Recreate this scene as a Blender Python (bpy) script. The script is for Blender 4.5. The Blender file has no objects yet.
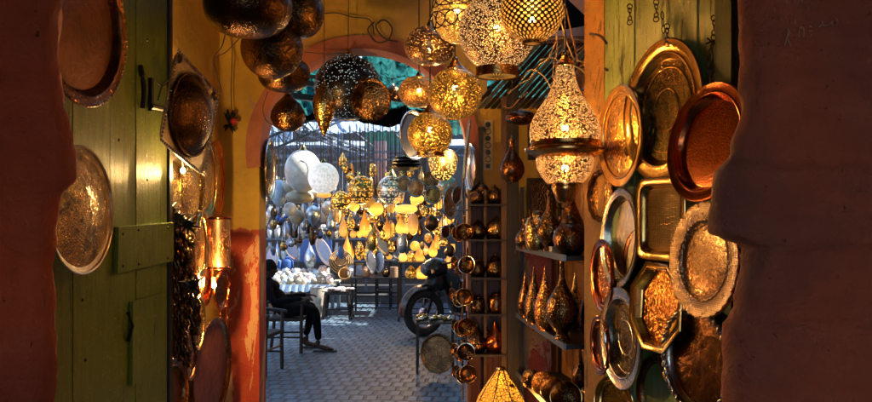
import bpy, math, random
from mathutils import Vector, Matrix, noise
random.seed(7)
sc = bpy.context.scene
C = sc.collection
PI = math.pi
R = math.radians
# ------------------------------------------------------------------ camera, sky, sun, exposure
CAMZ, FPX, CX, HZ = 1.6, 800.0, 436.0, 214.0
cd = bpy.data.cameras.new('camera'); cam = bpy.data.objects.new('camera', cd); C.objects.link(cam)
cam.location = (0, 0, CAMZ); cam.rotation_euler = (R(90), 0, 0)
cd.sensor_width = 36; cd.lens = 36*FPX/872; cd.shift_y = -(201-HZ)/872*1.0; cd.clip_end = 400; cd.clip_start = .05
sc.camera = cam
w = bpy.data.worlds.new('World'); sc.world = w; w.use_nodes = True
wn = w.node_tree; bg = wn.nodes['Background']; sky = wn.nodes.new('ShaderNodeTexSky')
sky.sky_type = 'NISHITA'; sky.sun_disc = False; sky.sun_elevation = R(50); sky.sun_rotation = R(90)
sky.air_density = 1.0; sky.dust_density = 0.1; sky.ozone_density = 5
bg.inputs[1].default_value = .15; wn.links.new(sky.outputs[0], bg.inputs[0])
sd = bpy.data.lights.new('sun', 'SUN'); sd.energy = 5.0; sd.angle = R(.5); sd.color = (1, .95, .88)
sun = bpy.data.objects.new('sun', sd); C.objects.link(sun)
_el, _az = R(50), R(90)
sun.rotation_euler = Vector((math.sin(_az)*math.cos(_el), math.cos(_az)*math.cos(_el), math.sin(_el))).to_track_quat('Z', 'Y').to_euler()
sc.view_settings.view_transform = 'Standard'; sc.view_settings.look = 'None'
sc.view_settings.exposure = 2.0; sc.view_settings.gamma = 1
sc.cycles.use_denoising = True
sc.cycles.max_bounces = 8; sc.cycles.transparent_max_bounces = 12; sc.cycles.sample_clamp_indirect = 6
sc.cycles.caustics_reflective = False; sc.cycles.caustics_refractive = False
LAMPK = 5.5

def P(px, py, Y): return Vector(((px-CX)/FPX*Y, Y, CAMZ-(py-HZ)/FPX*Y))
def S(n, Y): return n*Y/FPX
def zof(py, Y): return CAMZ-(py-HZ)/FPX*Y

# ------------------------------------------------------------------ mesh builder
class MB:
    def __init__(s): s.v = []; s.f = []; s.M = Matrix.Identity(4)
    def add(s, vs, fs, M=None):
        M = s.M @ M if M is not None else s.M
        k = len(s.v); s.v += [M @ Vector(v) for v in vs]; s.f += [tuple(i+k for i in f) for f in fs]; return s
    def box(s, a, b, M=None):
        x0, y0, z0 = a; x1, y1, z1 = b
        return s.add([(x0,y0,z0),(x1,y0,z0),(x1,y1,z0),(x0,y1,z0),(x0,y0,z1),(x1,y0,z1),(x1,y1,z1),(x0,y1,z1)],
              [(0,3,2,1),(4,5,6,7),(0,1,5,4),(1,2,6,5),(2,3,7,6),(3,0,4,7)], M)
    def bar(s, p, q, wx, wy=None):
        p, q = Vector(p), Vector(q); d = q-p; L = d.length
        M = Matrix.Translation(p) @ d.to_track_quat('Z', 'Y').to_matrix().to_4x4(); wy = wy or wx
        return s.box((-wx/2,-wy/2,0), (wx/2,wy/2,L), M)
    def lathe(s, prof, n=32, M=None, ecc=None):
        vs = []; fs = []; rings = []
        for r, z in prof:
            if r < 1e-6: rings.append([len(vs)]); vs.append((0,0,z))
            else:
                k = len(vs); rings.append(list(range(k, k+n)))
                for i in range(n):
                    a = 2*PI*i/n; e = ecc(a) if ecc else 1
                    vs.append((r*e*math.cos(a), r*e*math.sin(a), z))
        for A, B in zip(rings, rings[1:]):
            if len(A) == 1 and len(B) == 1: continue
            for i in range(n):
                j = (i+1) % n
                if len(A) == 1: fs.append((A[0], B[j], B[i]))
                elif len(B) == 1: fs.append((A[i], A[j], B[0]))
                else: fs.append((A[i], A[j], B[j], B[i]))
        return s.add(vs, fs, M)
    def tube(s, pts, r, n=6, closed=False):
        pts = [Vector(p) for p in pts]; N = len(pts); rr = r if isinstance(r, (list, tuple)) else [r]*N
        vs = []; fs = []; up = Vector((.13,.21,.97))
        for i, p in enumerate(pts):
            a = pts[(i-1) % N] if (closed or i) else p; b = pts[(i+1) % N] if (closed or i < N-1) else p
            d = (b-a).normalized() if (b-a).length > 1e-9 else Vector((0,0,1))
            u = d.cross(up)
            if u.length < 1e-3: u = d.cross(Vector((1,0,0)))
            u.normalize(); v = d.cross(u).normalized(); 
            for k in range(n):
                t = 2*PI*k/n; vs.append(p+(u*math.cos(t)+v*math.sin(t))*rr[i])
        for i in range(N if closed else N-1):
            j = (i+1) % N
            for k in range(n): fs.append((i*n+k, j*n+k, j*n+(k+1) % n, i*n+(k+1) % n))
        if not closed: fs += [tuple(range(n))[::-1], tuple(range((N-1)*n, N*n))]
        return s.add(vs, fs)
    def torus(s, c, R_, r, M=None, n=28, m=6):
        pts = [Vector(c)+Vector((R_*math.cos(2*PI*i/n), R_*math.sin(2*PI*i/n), 0)) for i in range(n)]
        if M is not None: pts = [M @ p for p in pts]
        return s.tube(pts, r, m, True)
    def build(s, name, mat, parent=None, smooth=35, loc=None):
        me = bpy.data.meshes.new(name); me.from_pydata([tuple(v) for v in s.v], [], s.f); me.update()
        if smooth:
            me.shade_smooth(); me.set_sharp_from_angle(angle=R(smooth))
        o = bpy.data.objects.new(name, me); C.objects.link(o); me.materials.append(mat)
        if parent: o.parent = parent
        if loc is not None: o.location = loc
        return o
def tag(o, label=None, cat=None, group=None, kind=None):
    if label: o['label'] = label
    if cat: o['category'] = cat
    if group: o['group'] = group
    if kind: o['kind'] = kind
    return o
def thing(name, label, cat, loc=(0,0,0), rot=(0,0,0), group=None):
    o = bpy.data.objects.new(name, None); C.objects.link(o); o.location = loc; o.rotation_euler = rot
    o.empty_display_size = .05
    return tag(o, label, cat, group)
def struct(name, mb, mat, smooth=0): return tag(mb.build(name, mat, None, smooth), kind='structure')
def copy_tree(o, parent=None):
    c = o.copy(); C.objects.link(c); c.parent = parent
    for ch in list(o.children): copy_tree(ch, c)
    return c
def jit(pts, a): return [Vector(p)+Vector((random.uniform(-a,a), random.uniform(-a,a), random.uniform(-a,a))) for p in pts]
def curve(pts, k=8):
    pts = [Vector(p) for p in pts]; out = []
    q = [pts[0]]+pts+[pts[-1]]
    for i in range(1, len(q)-2):
        for t in range(k):
            t /= k; a, b, c, d = q[i-1], q[i], q[i+1], q[i+2]
            out.append(.5*((2*b)+(c-a)*t+(2*a-5*b+4*c-d)*t*t+(3*b-a-3*c+d)*t*t*t))
    return out+[pts[-1]]

# ------------------------------------------------------------------ materials
def nd(t, typ, ins=None, **pr):
    n = t.nodes.new('ShaderNode'+typ)
    for k, v in pr.items(): setattr(n, k, v)
    for k, v in (ins or {}).items():
        if isinstance(v, bpy.types.NodeSocket): t.links.new(v, n.inputs[k])
        else: n.inputs[k].default_value = v
    return n
def c4(c): return (*c, 1) if len(c) == 3 else c
def new(name):
    m = bpy.data.materials.new(name); m.use_nodes = True; t = m.node_tree; t.nodes.clear()
    out = t.nodes.new('ShaderNodeOutputMaterial'); return m, t, out
def mth(t, op, a, b=None, **k):
    ins = {0: a}
    if b is not None: ins[1] = b
    return nd(t, 'Math', ins, operation=op, **k).outputs[0]
def mixc(t, f, a, b, bt='MIX'):
    n = nd(t, 'Mix', None, data_type='RGBA', blend_type=bt)
    for i, v in ((0, f), (6, a), (7, b)):
        if isinstance(v, bpy.types.NodeSocket): t.links.new(v, n.inputs[i])
        else: n.inputs[i].default_value = c4(v) if i else v
    return n.outputs[2]
def ramp(t, f, a, b):   # linear step a..b -> 0..1
    return nd(t, 'MapRange', {0: f, 1: a, 2: b, 3: 0, 4: 1}).outputs[0]
def coord(t, world=False):
    return t.nodes.new('ShaderNodeNewGeometry').outputs['Position'] if world else t.nodes.new('ShaderNodeTexCoord').outputs['Object']
def noi(t, v, s, d=4, r=.55, dist=0): return nd(t, 'TexNoise', {'Vector': v, 'Scale': s, 'Detail': d, 'Roughness': r, 'Distortion': dist}).outputs[0]
def vec(t, v, sc_=(1,1,1), rot=(0,0,0)): return nd(t, 'Mapping', {'Vector': v, 'Scale': sc_, 'Rotation': rot}).outputs[0]
def principled(t, out, **k):
    p = nd(t, 'BsdfPrincipled', {kk.replace('_', ' '): v for kk, v in k.items()}); t.links.new(p.outputs[0], out.inputs[0]); return p
def bump(t, h, st, dist=.01, nrm=None):
    i = {'Height': h, 'Strength': st, 'Distance': dist}
    if nrm: i['Normal'] = nrm
    return nd(t, 'Bump', i).outputs[0]

def plaster(name, c1, c2, chip=None, chipat=.6, rough=.75, low=None, lowz=1.5, bs=.6, sc_=1.0, scratch=None):
    m, t, out = new(name); v = coord(t, True)
    n1 = noi(t, v, 2.2*sc_, 6, .62, .4); n2 = noi(t, v, 24*sc_, 5, .6); n3 = noi(t, vec(t, v, (1,1,.35)), 5*sc_, 6, .7, 1.2)
    col = mixc(t, ramp(t, n1, .3, .7), c1, c2)
    if low:
        z = nd(t, 'SeparateXYZ', {0: v}).outputs[2]
        zz = mth(t, 'ADD', z, mth(t, 'MULTIPLY', n3, .10))
        f = ramp(t, zz, lowz+.05, lowz+.056)
        col = mixc(t, f, low, col)
    if chip:
        if low:   # paint flaking heavier towards the foot of the wall
            th = mth(t, 'ADD', n3, mth(t, 'MULTIPLY', ramp(t, z, 1.5, .2), .09))
        else: th = n3
        col = mixc(t, ramp(t, th, chipat, chipat+.012), col, chip)
    col = mixc(t, mth(t, 'MULTIPLY', ramp(t, n2, .5, .8), .35), col, tuple(x*.45 for x in c1))
    vw = nd(t, 'VectorMath', {0: v, 1: nd(t, 'VectorMath', {0: nd(t, 'TexNoise', {'Vector': v, 'Scale': 6.0, 'Detail': 5.0}).outputs['Color'], 'Scale': .22}, operation='SCALE').outputs[0]}, operation='ADD').outputs[0]
    ck = nd(t, 'TexVoronoi', {'Vector': vw, 'Scale': 2.6*sc_}, feature='DISTANCE_TO_EDGE').outputs['Distance']
    crack = mth(t, 'MULTIPLY', ramp(t, ck, .008, .001), ramp(t, noi(t, v, 1.7, 2), .56, .66))
    pit = ramp(t, noi(t, v, 34*sc_, 3, .7), .68, .74)
    scuff = mth(t, 'MULTIPLY', ramp(t, noi(t, vec(t, v, (1,1,2.5)), 13*sc_, 6, .75, 1.5), .62, .72), .30)
    col = mixc(t, scuff, col, tuple(min(1, x*1.9+.05) for x in c1))
    col = mixc(t, mth(t, 'MULTIPLY', mth(t, 'MAXIMUM', mth(t, 'MULTIPLY', crack, .0), pit), .5), col, tuple(x*.2 for x in c1))
    h = mth(t, 'ADD', mth(t, 'MULTIPLY', n1, .6), mth(t, 'MULTIPLY', n2, .3))
    h = mth(t, 'SUBTRACT', h, mth(t, 'MULTIPLY', mth(t, 'MAXIMUM', mth(t, 'MULTIPLY', crack, .0), pit), .35))
    h = mth(t, 'ADD', h, mth(t, 'MULTIPLY', noi(t, v, 9*sc_, 8, .72, .6), .5))
    h = mth(t, 'ADD', h, mth(t, 'MULTIPLY', noi(t, v, 90*sc_, 3), .12))
    if chip: h = mth(t, 'SUBTRACT', h, mth(t, 'MULTIPLY', ramp(t, th, chipat, chipat+.012), .3))
    principled(t, out, Base_Color=col, Roughness=mth(t, 'SUBTRACT', rough, mth(t, 'MULTIPLY', n1, .2)), Normal=bump(t, h, bs, .035)); return m
def wood(name, c1, c2, chip, grain=(14,14,1.1), chipat=.63, rough=.55, world=False, spk=.0):
    m, t, out = new(name); v = coord(t, world)
    g = noi(t, vec(t, v, grain), 3.5, 6, .65, .3); n = noi(t, v, 3, 4); ch = noi(t, vec(t, v, tuple(x*.6 for x in grain)), 6, 7, .7, .8)
    sp = noi(t, v, 110, 2, .5)
    col = mixc(t, ramp(t, g, .3, .7), c1, c2); col = mixc(t, mth(t, 'MULTIPLY', ramp(t, n, .4, .7), .4), col, tuple(x*.5 for x in c1))
    f = ramp(t, ch, chipat, chipat+.03); col = mixc(t, f, col, chip)
    if spk: col = mixc(t, mth(t, 'MULTIPLY', ramp(t, sp, .62, .72), spk), col, (.42,.38,.2))
    h = mth(t, 'ADD', mth(t, 'MULTIPLY', g, .7), mth(t, 'MULTIPLY', sp, .25)); h = mth(t, 'SUBTRACT', h, mth(t, 'MULTIPLY', f, .5))
    principled(t, out, Base_Color=col, Roughness=rough, Normal=bump(t, h, .8, .006)); return m
def metal(name, c1, c2, rough=.3, kind='hammer', s=60, st=.6, tar=.5, metallic=1.0, worlduv=False):
    m, t, out = new(name); v = coord(t)
    rnd = nd(t, 'ObjectInfo').outputs['Random']
    n1 = noi(t, v, 7, 6, .65, .6); n2 = noi(t, v, 45, 4, .6)
    tarn = ramp(t, n1, tar-.10, tar+.14)
    col = mixc(t, tarn, c1, c2)
    col = mixc(t, mth(t, 'MULTIPLY', ramp(t, n2, .5, .75), .3), col, tuple(x*.35 for x in c2))
    h = None
    if kind == 'hammer':
        vo = nd(t, 'TexVoronoi', {'Vector': v, 'Scale': s, 'Randomness': .9}, feature='SMOOTH_F1').outputs['Distance']
        h = mth(t, 'ADD', vo, mth(t, 'MULTIPLY', n1, .3)); h = mth(t, 'ADD', h, mth(t, 'MULTIPLY', n2, .12))
    elif kind == 'engrave':
        xyz = nd(t, 'SeparateXYZ', {0: v}); x, y = xyz.outputs[0], xyz.outputs[1]
        r = mth(t, 'SQRT', mth(t, 'ADD', mth(t, 'MULTIPLY', x, x), mth(t, 'MULTIPLY', y, y)))
        a = mth(t, 'ARCTAN2', y, x)
        pet = mth(t, 'SINE', mth(t, 'ADD', mth(t, 'MULTIPLY', a, 8.0), mth(t, 'MULTIPLY', r, s)))
        pet2 = mth(t, 'SINE', mth(t, 'SUBTRACT', mth(t, 'MULTIPLY', a, 8.0), mth(t, 'MULTIPLY', r, s)))
        ring = mth(t, 'SINE', mth(t, 'MULTIPLY', r, s*1.7))
        l1 = ramp(t, mth(t, 'ABSOLUTE', mth(t, 'MULTIPLY', pet, pet2)), 0, .16)
        l2 = ramp(t, mth(t, 'ABSOLUTE', mth(t, 'MULTIPLY', ring, pet)), 0, .12)
        vo = nd(t, 'TexVoronoi', {'Vector': v, 'Scale': s*1.6}, feature='DISTANCE_TO_EDGE').outputs['Distance']
        l3 = ramp(t, vo, .02, .12)
        h = mth(t, 'MULTIPLY', mth(t, 'MULTIPLY', l1, l2), l3)
        col = mixc(t, mth(t, 'MULTIPLY', mth(t, 'SUBTRACT', 1.0, h), .65), col, tuple(q*.18 for q in c2))
        h = mth(t, 'ADD', h, mth(t, 'MULTIPLY', n1, .1))
    elif kind == 'grid':
        b = nd(t, 'TexVoronoi', {'Vector': v, 'Scale': s, 'Randomness': .15}, feature='F1').outputs['Distance']
        h = mth(t, 'ADD', b, mth(t, 'MULTIPLY', n1, .4))
    else: h = n1
    col = mixc(t, mth(t, 'MULTIPLY', rnd, .35), col, tuple(q*.55 for q in c2))
    rg = mth(t, 'ADD', rough, mth(t, 'MULTIPLY', mth(t, 'ADD', tarn, ramp(t, n2, .4, .7)), .06))
    principled(t, out, Base_Color=col, Metallic=metallic, Roughness=rg, Normal=bump(t, h, min(1, st*1.5), .005 if kind != 'smooth' else .02)); return m
def pattern(t, kind, s, thr):
    v = coord(t)
    if kind == 'web':
        d = nd(t, 'TexVoronoi', {'Vector': v, 'Scale': s}, feature='DISTANCE_TO_EDGE').outputs['Distance']; return ramp(t, d, thr, thr+.02)
    if kind == 'swirl':
        nn = nd(t, 'TexNoise', {'Vector': v, 'Scale': s*.5, 'Detail': 1.0}).outputs['Color']
        vv = nd(t, 'VectorMath', {0: v, 1: nd(t, 'VectorMath', {0: nn, 'Scale': .9/s*3}, operation='SCALE').outputs[0]}, operation='ADD').outputs[0]
        d = nd(t, 'TexVoronoi', {'Vector': vv, 'Scale': s}, feature='DISTANCE_TO_EDGE').outputs['Distance']
        e = nd(t, 'TexVoronoi', {'Vector': vv, 'Scale': s}, feature='F1').outputs['Distance']
        return mth(t, 'MULTIPLY', ramp(t, d, thr, thr+.02), ramp(t, e, .1, .14))
    if kind == 'dots':
        d = nd(t, 'TexVoronoi', {'Vector': v, 'Scale': s, 'Randomness': .75}, feature='F1').outputs['Distance']; return ramp(t, d, thr, thr-.05)
    xyz = nd(t, 'SeparateXYZ', {0: v}); a = mth(t, 'ARCTAN2', xyz.outputs[1], xyz.outputs[0]); z = xyz.outputs[2]
    u = mth(t, 'SINE', mth(t, 'ADD', mth(t, 'MULTIPLY', a, 14.0), mth(t, 'MULTIPLY', z, s))); q = mth(t, 'SINE', mth(t, 'SUBTRACT', mth(t, 'MULTIPLY', a, 14.0), mth(t, 'MULTIPLY', z, s)))
    return ramp(t, mth(t, 'MULTIPLY', mth(t, 'ABSOLUTE', u), mth(t, 'ABSOLUTE', q)), thr, thr+.03)
def perforated(name, kind, s, thr, c=(.55,.33,.09), glow=(1,.5,.1), gs=1.5, rough=.35, clear=.6):
    m, t, out = new(name); v = coord(t); f = pattern(t, kind, s, thr)
    n1 = noi(t, v, 9, 5)
    col = mixc(t, ramp(t, n1, .35, .7), c, tuple(x*.4 for x in c))
    met = nd(t, 'BsdfPrincipled', {'Base Color': col, 'Metallic': 1.0, 'Roughness': rough, 'Normal': bump(t, mth(t, 'SUBTRACT', 1.0, f), .5, .002)})
    tr = nd(t, 'BsdfTransparent', {0: (1,.74,.38,1)}); em = nd(t, 'Emission', {0: c4(glow), 1: gs})
    # each hole mixes an added even glow with tinted transparency
    hole = nd(t, 'MixShader', {0: clear, 1: em.outputs[0], 2: tr.outputs[0]})
    mx = nd(t, 'MixShader', {0: f, 1: met.outputs[0], 2: hole.outputs[0]}); t.links.new(mx.outputs[0], out.inputs[0]); return m
def simple(name, c, rough=.6, metallic=0, bs=.2, c2=None, spec=.5, s=20, var=0):
    m, t, out = new(name); v = coord(t); n = noi(t, v, s, 5, .6)
    col = mixc(t, ramp(t, n, .35, .65), c, c2 or tuple(x*.7 for x in c))
    if var:
        hs = nd(t, 'HueSaturation', {'Color': col, 'Hue': mth(t, 'ADD', .5-var/2, mth(t, 'MULTIPLY', nd(t, 'ObjectInfo').outputs['Random'], var))}); col = hs.outputs[0]
    p = principled(t, out, Base_Color=col, Roughness=rough, Metallic=metallic, Normal=bump(t, n, bs, .01)); p.inputs['Specular IOR Level'].default_value = spec; return m
def glow(name, c, s, base=(.6,.4,.15), s2=30, rough=.35, vary=.6):
    m, t, out = new(name); v = coord(t); n = nd(t, 'TexVoronoi', {'Vector': v, 'Scale': s2}).outputs['Distance']
    rnd = nd(t, 'ObjectInfo').outputs['Random']
    st = mth(t, 'MULTIPLY', mth(t, 'ADD', 1-vary, mth(t, 'MULTIPLY', ramp(t, n, .1, .6), vary)), mth(t, 'MULTIPLY', s, mth(t, 'ADD', .5, rnd)))
    principled(t, out, Base_Color=c4(base), Roughness=rough, Emission_Color=c4(c), Emission_Strength=st, Normal=bump(t, n, .4, .004)); return m
def lit_glass(name, c, s, base):
    # blown glass lit by a bulb low inside it: brightest near the bulb
    m, t, out = new(name); v = coord(t); z = nd(t, 'SeparateXYZ', {0: v}).outputs[2]; n = nd(t, 'TexVoronoi', {'Vector': v, 'Scale': 40.0}).outputs['Distance']
    rnd = nd(t, 'ObjectInfo').outputs['Random']
    dz = mth(t, 'MULTIPLY', mth(t, 'SUBTRACT', z, .055), 13.0); f = mth(t, 'DIVIDE', 1.0, mth(t, 'ADD', 1.0, mth(t, 'MULTIPLY', dz, dz)))
    core = t.nodes.new('ShaderNodeValToRGB'); t.links.new(f, core.inputs[0]); cr = core.color_ramp; cr.elements[0].color = c4(tuple(x*y for x, y in zip(c, (.75,.5,.5)))); cr.elements[1].color = (1,.46,.06,1)
    st = mth(t, 'MULTIPLY', mth(t, 'MULTIPLY', mth(t, 'ADD', .25, f), s), mth(t, 'ADD', mth(t, 'ADD', .35, rnd), mth(t, 'MULTIPLY', n, .5)))
    principled(t, out, Base_Color=c4(base), Roughness=.2, Emission_Color=core.outputs[0], Emission_Strength=st, Normal=bump(t, n, .5, .004)); return m
def cloth(name, c, tl, rough=.8, s=8, lo=.55):
    m, t, out = new(name); v = coord(t, True); n = noi(t, vec(t, v, (1,.3,1)), s, 5, .6, .5)
    col = mixc(t, ramp(t, n, .4, .62), c, tuple(x*lo for x in c))
    d = nd(t, 'BsdfDiffuse', {0: col, 'Normal': bump(t, n, .6, .05)}); tr = nd(t, 'BsdfTranslucent', {0: col})
    mx = nd(t, 'MixShader', {0: tl, 1: d.outputs[0], 2: tr.outputs[0]}); t.links.new(mx.outputs[0], out.inputs[0]); return m
def cobble(name):
    m, t, out = new(name); v = coord(t, True)
    wob = nd(t, 'TexNoise', {'Vector': v, 'Scale': 3.0, 'Detail': 2.0}).outputs['Color']
    vv = nd(t, 'VectorMath', {0: vec(t, v, (1,1,0), (0,0,R(4))), 1: nd(t, 'VectorMath', {0: wob, 'Scale': .05}, operation='SCALE').outputs[0]}, operation='ADD').outputs[0]
    b = nd(t, 'TexBrick', {'Vector': vv, 'Scale': 1.0, 'Bias': -.15, 'Mortar Size': .019, 'Mortar Smooth': .5, 'Brick Width': .12, 'Row Height': .185, 'Color1': (.11,.19,.25,1), 'Color2': (.03,.062,.09,1), 'Mortar': (.012,.014,.018,1)})
    b.offset = .5
    n = noi(t, v, 30, 5, .6); n2 = noi(t, v, 1.3, 4); col = mixc(t, mth(t, 'MULTIPLY', ramp(t, n2, .35, .7), .5), b.outputs[0], (.05,.07,.10)); col = mixc(t, mth(t, 'MULTIPLY', n, .4), col, (.06,.08,.10))
    h = mth(t, 'ADD', mth(t, 'MULTIPLY', mth(t, 'SUBTRACT', 1.0, b.outputs[1]), 1.0), mth(t, 'MULTIPLY', n, .35))
    principled(t, out, Base_Color=col, Roughness=mth(t, 'ADD', .3, mth(t, 'MULTIPLY', n, .35)), Normal=bump(t, h, .9, .012)); return m

M = {}
M['red_plaster'] = plaster('red_plaster', (.56,.065,.008), (.27,.03,.006), bs=1.0)
M['brown_plaster'] = plaster('brown_plaster', (.56,.10,.035), (.24,.07,.045), bs=1.0, sc_=1.3)
M['yellow_plaster'] = plaster('yellow_plaster', (.66,.40,.035), (.40,.20,.022), chip=(.20,.09,.025), chipat=.66, bs=.4)
M['dado_plaster'] = plaster('dado_plaster', (.66,.40,.035), (.42,.21,.022), chip=(.42,.24,.11), chipat=.57, low=(.30,.032,.008), lowz=1.5, bs=.4)
M['edge_plaster'] = plaster('edge_plaster', (.44,.22,.03), (.22,.10,.02), chip=(.12,.06,.02), chipat=.6, bs=.7, sc_=1.6)
M['niche_plaster'] = plaster('niche_plaster', (.26,.12,.035), (.12,.05,.02), chip=(.45,.25,.08), chipat=.62, bs=.6)
M['arch_plaster'] = plaster('arch_plaster', (.52,.17,.08), (.30,.08,.04), bs=.4)
M['dark_ceiling'] = plaster('dark_ceiling', (.10,.055,.025), (.06,.03,.015), bs=.5)
M['green_wood'] = wood('green_wood', (.21,.30,.016), (.12,.18,.011), (.022,.02,.008), chipat=.62, spk=.6, rough=.46)
M['pale_green_wood'] = wood('pale_green_wood', (.26,.38,.12), (.15,.25,.07), (.05,.05,.02), chipat=.58, rough=.35, spk=.35)
M['dark_green'] = wood('dark_green', (.02,.07,.02), (.012,.045,.014), (.01,.015,.008), rough=.4)
M['red_wood'] = wood('red_wood', (.20,.05,.03), (.11,.028,.018), (.06,.03,.02), chipat=.6)
M['brown_wood'] = wood('brown_wood', (.14,.07,.03), (.08,.04,.018), (.03,.018,.01))
M['black_wood'] = wood('black_wood', (.02,.015,.012), (.012,.01,.009), (.05,.03,.02))
M['plank'] = wood('plank', (.38,.2,.06), (.25,.12,.03), (.08,.04,.015))
M['cobble'] = cobble('cobble')
M['brass'] = metal('brass', (.85,.52,.13), (.34,.17,.04), .2, 'hammer', 80, .45)
M['glitter'] = metal('glitter', (.60,.38,.14), (.10,.06,.025), .2, 'hammer', 170, .9, .48)
M['brass_engraved'] = metal('brass_engraved', (.66,.43,.13), (.30,.18,.05), .2, 'engrave', 90, .55)
M['chair_wood'] = simple('chair_wood', (.022,.012,.008), .5, spec=.3)
M['brass_smooth'] = metal('brass_smooth', (.75,.48,.17), (.5,.28,.08), .17, 'smooth', 10, .1)
M['old_brass'] = metal('old_brass', (.60,.40,.13), (.20,.12,.04), .22, 'hammer', 90, .45)
M['copper'] = metal('copper', (.72,.20,.06), (.42,.09,.025), .17, 'hammer', 170, .10)
M['copper_rim'] = metal('copper_rim', (.75,.22,.07), (.45,.10,.03), .13, 'smooth', 10, .12)
M['copper_engraved'] = metal('copper_engraved', (.72,.42,.2), (.34,.17,.07), .2, 'engrave', 110, .35)
M['copper_hammer'] = metal('copper_hammer', (.85,.36,.08), (.40,.13,.03), .2, 'hammer', 140, .8)
M['cap_brass'] = metal('cap_brass', (.66,.36,.12), (.30,.14,.045), .2, 'smooth', 10, .15)
M['pale_rim'] = metal('pale_rim', (.80,.55,.34), (.50,.30,.16), .24, 'grid', 170, .35)
M['bronze'] = metal('bronze', (.30,.165,.06), (.06,.032,.015), .2, 'hammer', 115, .5, .45)
M['dark_bronze'] = metal('dark_bronze', (.13,.07,.03), (.04,.022,.012), .18, 'hammer', 140, .35)
M['silver'] = metal('silver', (.72,.70,.64), (.46,.41,.33), .2, 'smooth', 10, .12)
M['silver_hammer'] = metal('silver_hammer', (.85,.78,.66), (.45,.36,.24), .3, 'hammer', 110, .4)
M['tray_grid'] = metal('tray_grid', (.55,.40,.18), (.35,.22,.08), .3, 'grid', 130, .9)
M['dull_copper'] = metal('dull_copper', (.24,.11,.045), (.09,.035,.015), .24, 'smooth', 10, .3)
M['rust_brown'] = metal('rust_brown', (.20,.065,.03), (.10,.03,.018), .38, 'smooth', 10, .3, metallic=.6)
M['black_metal'] = simple('black_metal', (.02,.02,.022), .45, .6)
M['steel_edge'] = simple('steel_edge', (.20,.24,.27), .35, .7)
M['grey_card'] = simple('grey_card', (.5,.47,.42), .7)
M['wire'] = simple('wire', (.05,.035,.025), .6)
M['pale_wire'] = simple('pale_wire', (.35,.26,.15), .6)
M['rope'] = simple('rope', (.2,.1,.06), .8)
M['green_sheet'] = cloth('green_sheet', (.05,.16,.13), .5, s=6, lo=.3)
M['teal_cloth'] = cloth('teal_cloth', (.03,.17,.15), .5, s=16, lo=.06)
M['white_sheet'] = cloth('white_sheet', (.42,.54,.66), .7, s=3)
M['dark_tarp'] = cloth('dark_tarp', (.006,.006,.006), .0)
M['steel_blue'] = simple('steel_blue', (.16,.2,.26), .5, .5)
M['blue_paint'] = simple('blue_paint', (.03,.1,.32), .5)
M['grey_wall'] = plaster('grey_wall', (.06,.055,.05), (.02,.02,.025), bs=.4)
M['street_wall'] = plaster('street_wall', (.42,.17,.10), (.30,.11,.07), bs=.4)
M['bulb'] = glow('bulb', (1,.72,.36), 28, vary=0)
M['amber'] = lit_glass('amber', (1,.34,.015), .30, (.5,.2,.02))
M['amber_pale'] = lit_glass('amber_pale', (1,.46,.13), .26, (.55,.34,.15))
M['hide'] = perforated('hide', 'web', 58, .07, (.35,.16,.03), (1,.36,.03), .33, rough=.5, clear=.12)
M['white_glass'] = simple('white_glass', (.66,.65,.6), .2, 0, .1, (.5,.49,.45))
M['etched_white'] = glow('etched_white', (1,.93,.85), .25, (.8,.8,.78), s2=40)
M['mercury'] = metal('mercury', (.85,.78,.66), (.62,.48,.3), .2, 'hammer', 50, .4, metallic=.5)
M['amber_mercury'] = lit_glass('amber_mercury', (1,.42,.08), .12, (.62,.38,.13))
M['tin'] = metal('tin', (.55,.62,.68), (.3,.36,.42), .3, 'hammer', 60, .5)
M['pale_blue'] = simple('pale_blue', (.45,.6,.75), .3, .1)
M['cream'] = simple('cream', (.36,.32,.25), .5, var=.06)
M['pinkish'] = simple('pinkish', (.62,.35,.28), .5, s=40, c2=(.75,.68,.6))
M['blueprint'] = simple('blueprint', (.55,.6,.68), .4, s=60, c2=(.1,.17,.4))
M['basket'] = simple('basket', (.42,.25,.1), .8, s=80)
M['cardboard'] = simple('cardboard', (.3,.17,.09), .8)
M['black_plastic'] = simple('black_plastic', (.008,.009,.011), .22)
M['rubber'] = simple('rubber', (.012,.012,.013), .8)
M['glass_lens'] = simple('glass_lens', (.12,.14,.16), .08, .3)
M['chrome'] = simple('chrome', (.6,.6,.62), .15, 1)
M['dark_cloth'] = simple('dark_cloth', (.004,.004,.006), .95, s=50, spec=.08)
M['skin'] = simple('skin', (.05,.025,.016), .6, spec=.2)
M['hair'] = simple('hair', (.006,.005,.005), .8, spec=.1)
M['sandal'] = simple('sandal', (.012,.01,.01), .6)
M['web_brass'] = perforated('web_brass', 'web', 118, .17, (.34,.2,.065), (1,.55,.2), .42, clear=.35)
M['diamond_brass'] = perforated('diamond_brass', 'diamond', 150, .5, (.30,.17,.05), (1,.46,.08), .4)
M['fine_brass'] = perforated('fine_brass', 'web', 150, .2, (.45,.25,.08), (1,.5,.12), .3)
M['dots_brass'] = perforated('dots_brass', 'web', 118, .19, (.50,.33,.09), (1,.5,.07), .3, clear=.55)
M['dots_dark'] = perforated('dots_dark', 'dots', 75, .22, (.05,.04,.03), (.7,.85,.8), .35, clear=.3)  # unlit dome: pale emission in its holes stands in for daylight behind
M['saucer_brass'] = perforated('saucer_brass', 'dots', 130, .28, (.50,.32,.16), (1,.5,.16), .35, clear=.5)
M['swirl_brass'] = perforated('swirl_brass', 'swirl', 112, .13, (.50,.27,.08), (1,.5,.15), .35, clear=.3)
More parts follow.
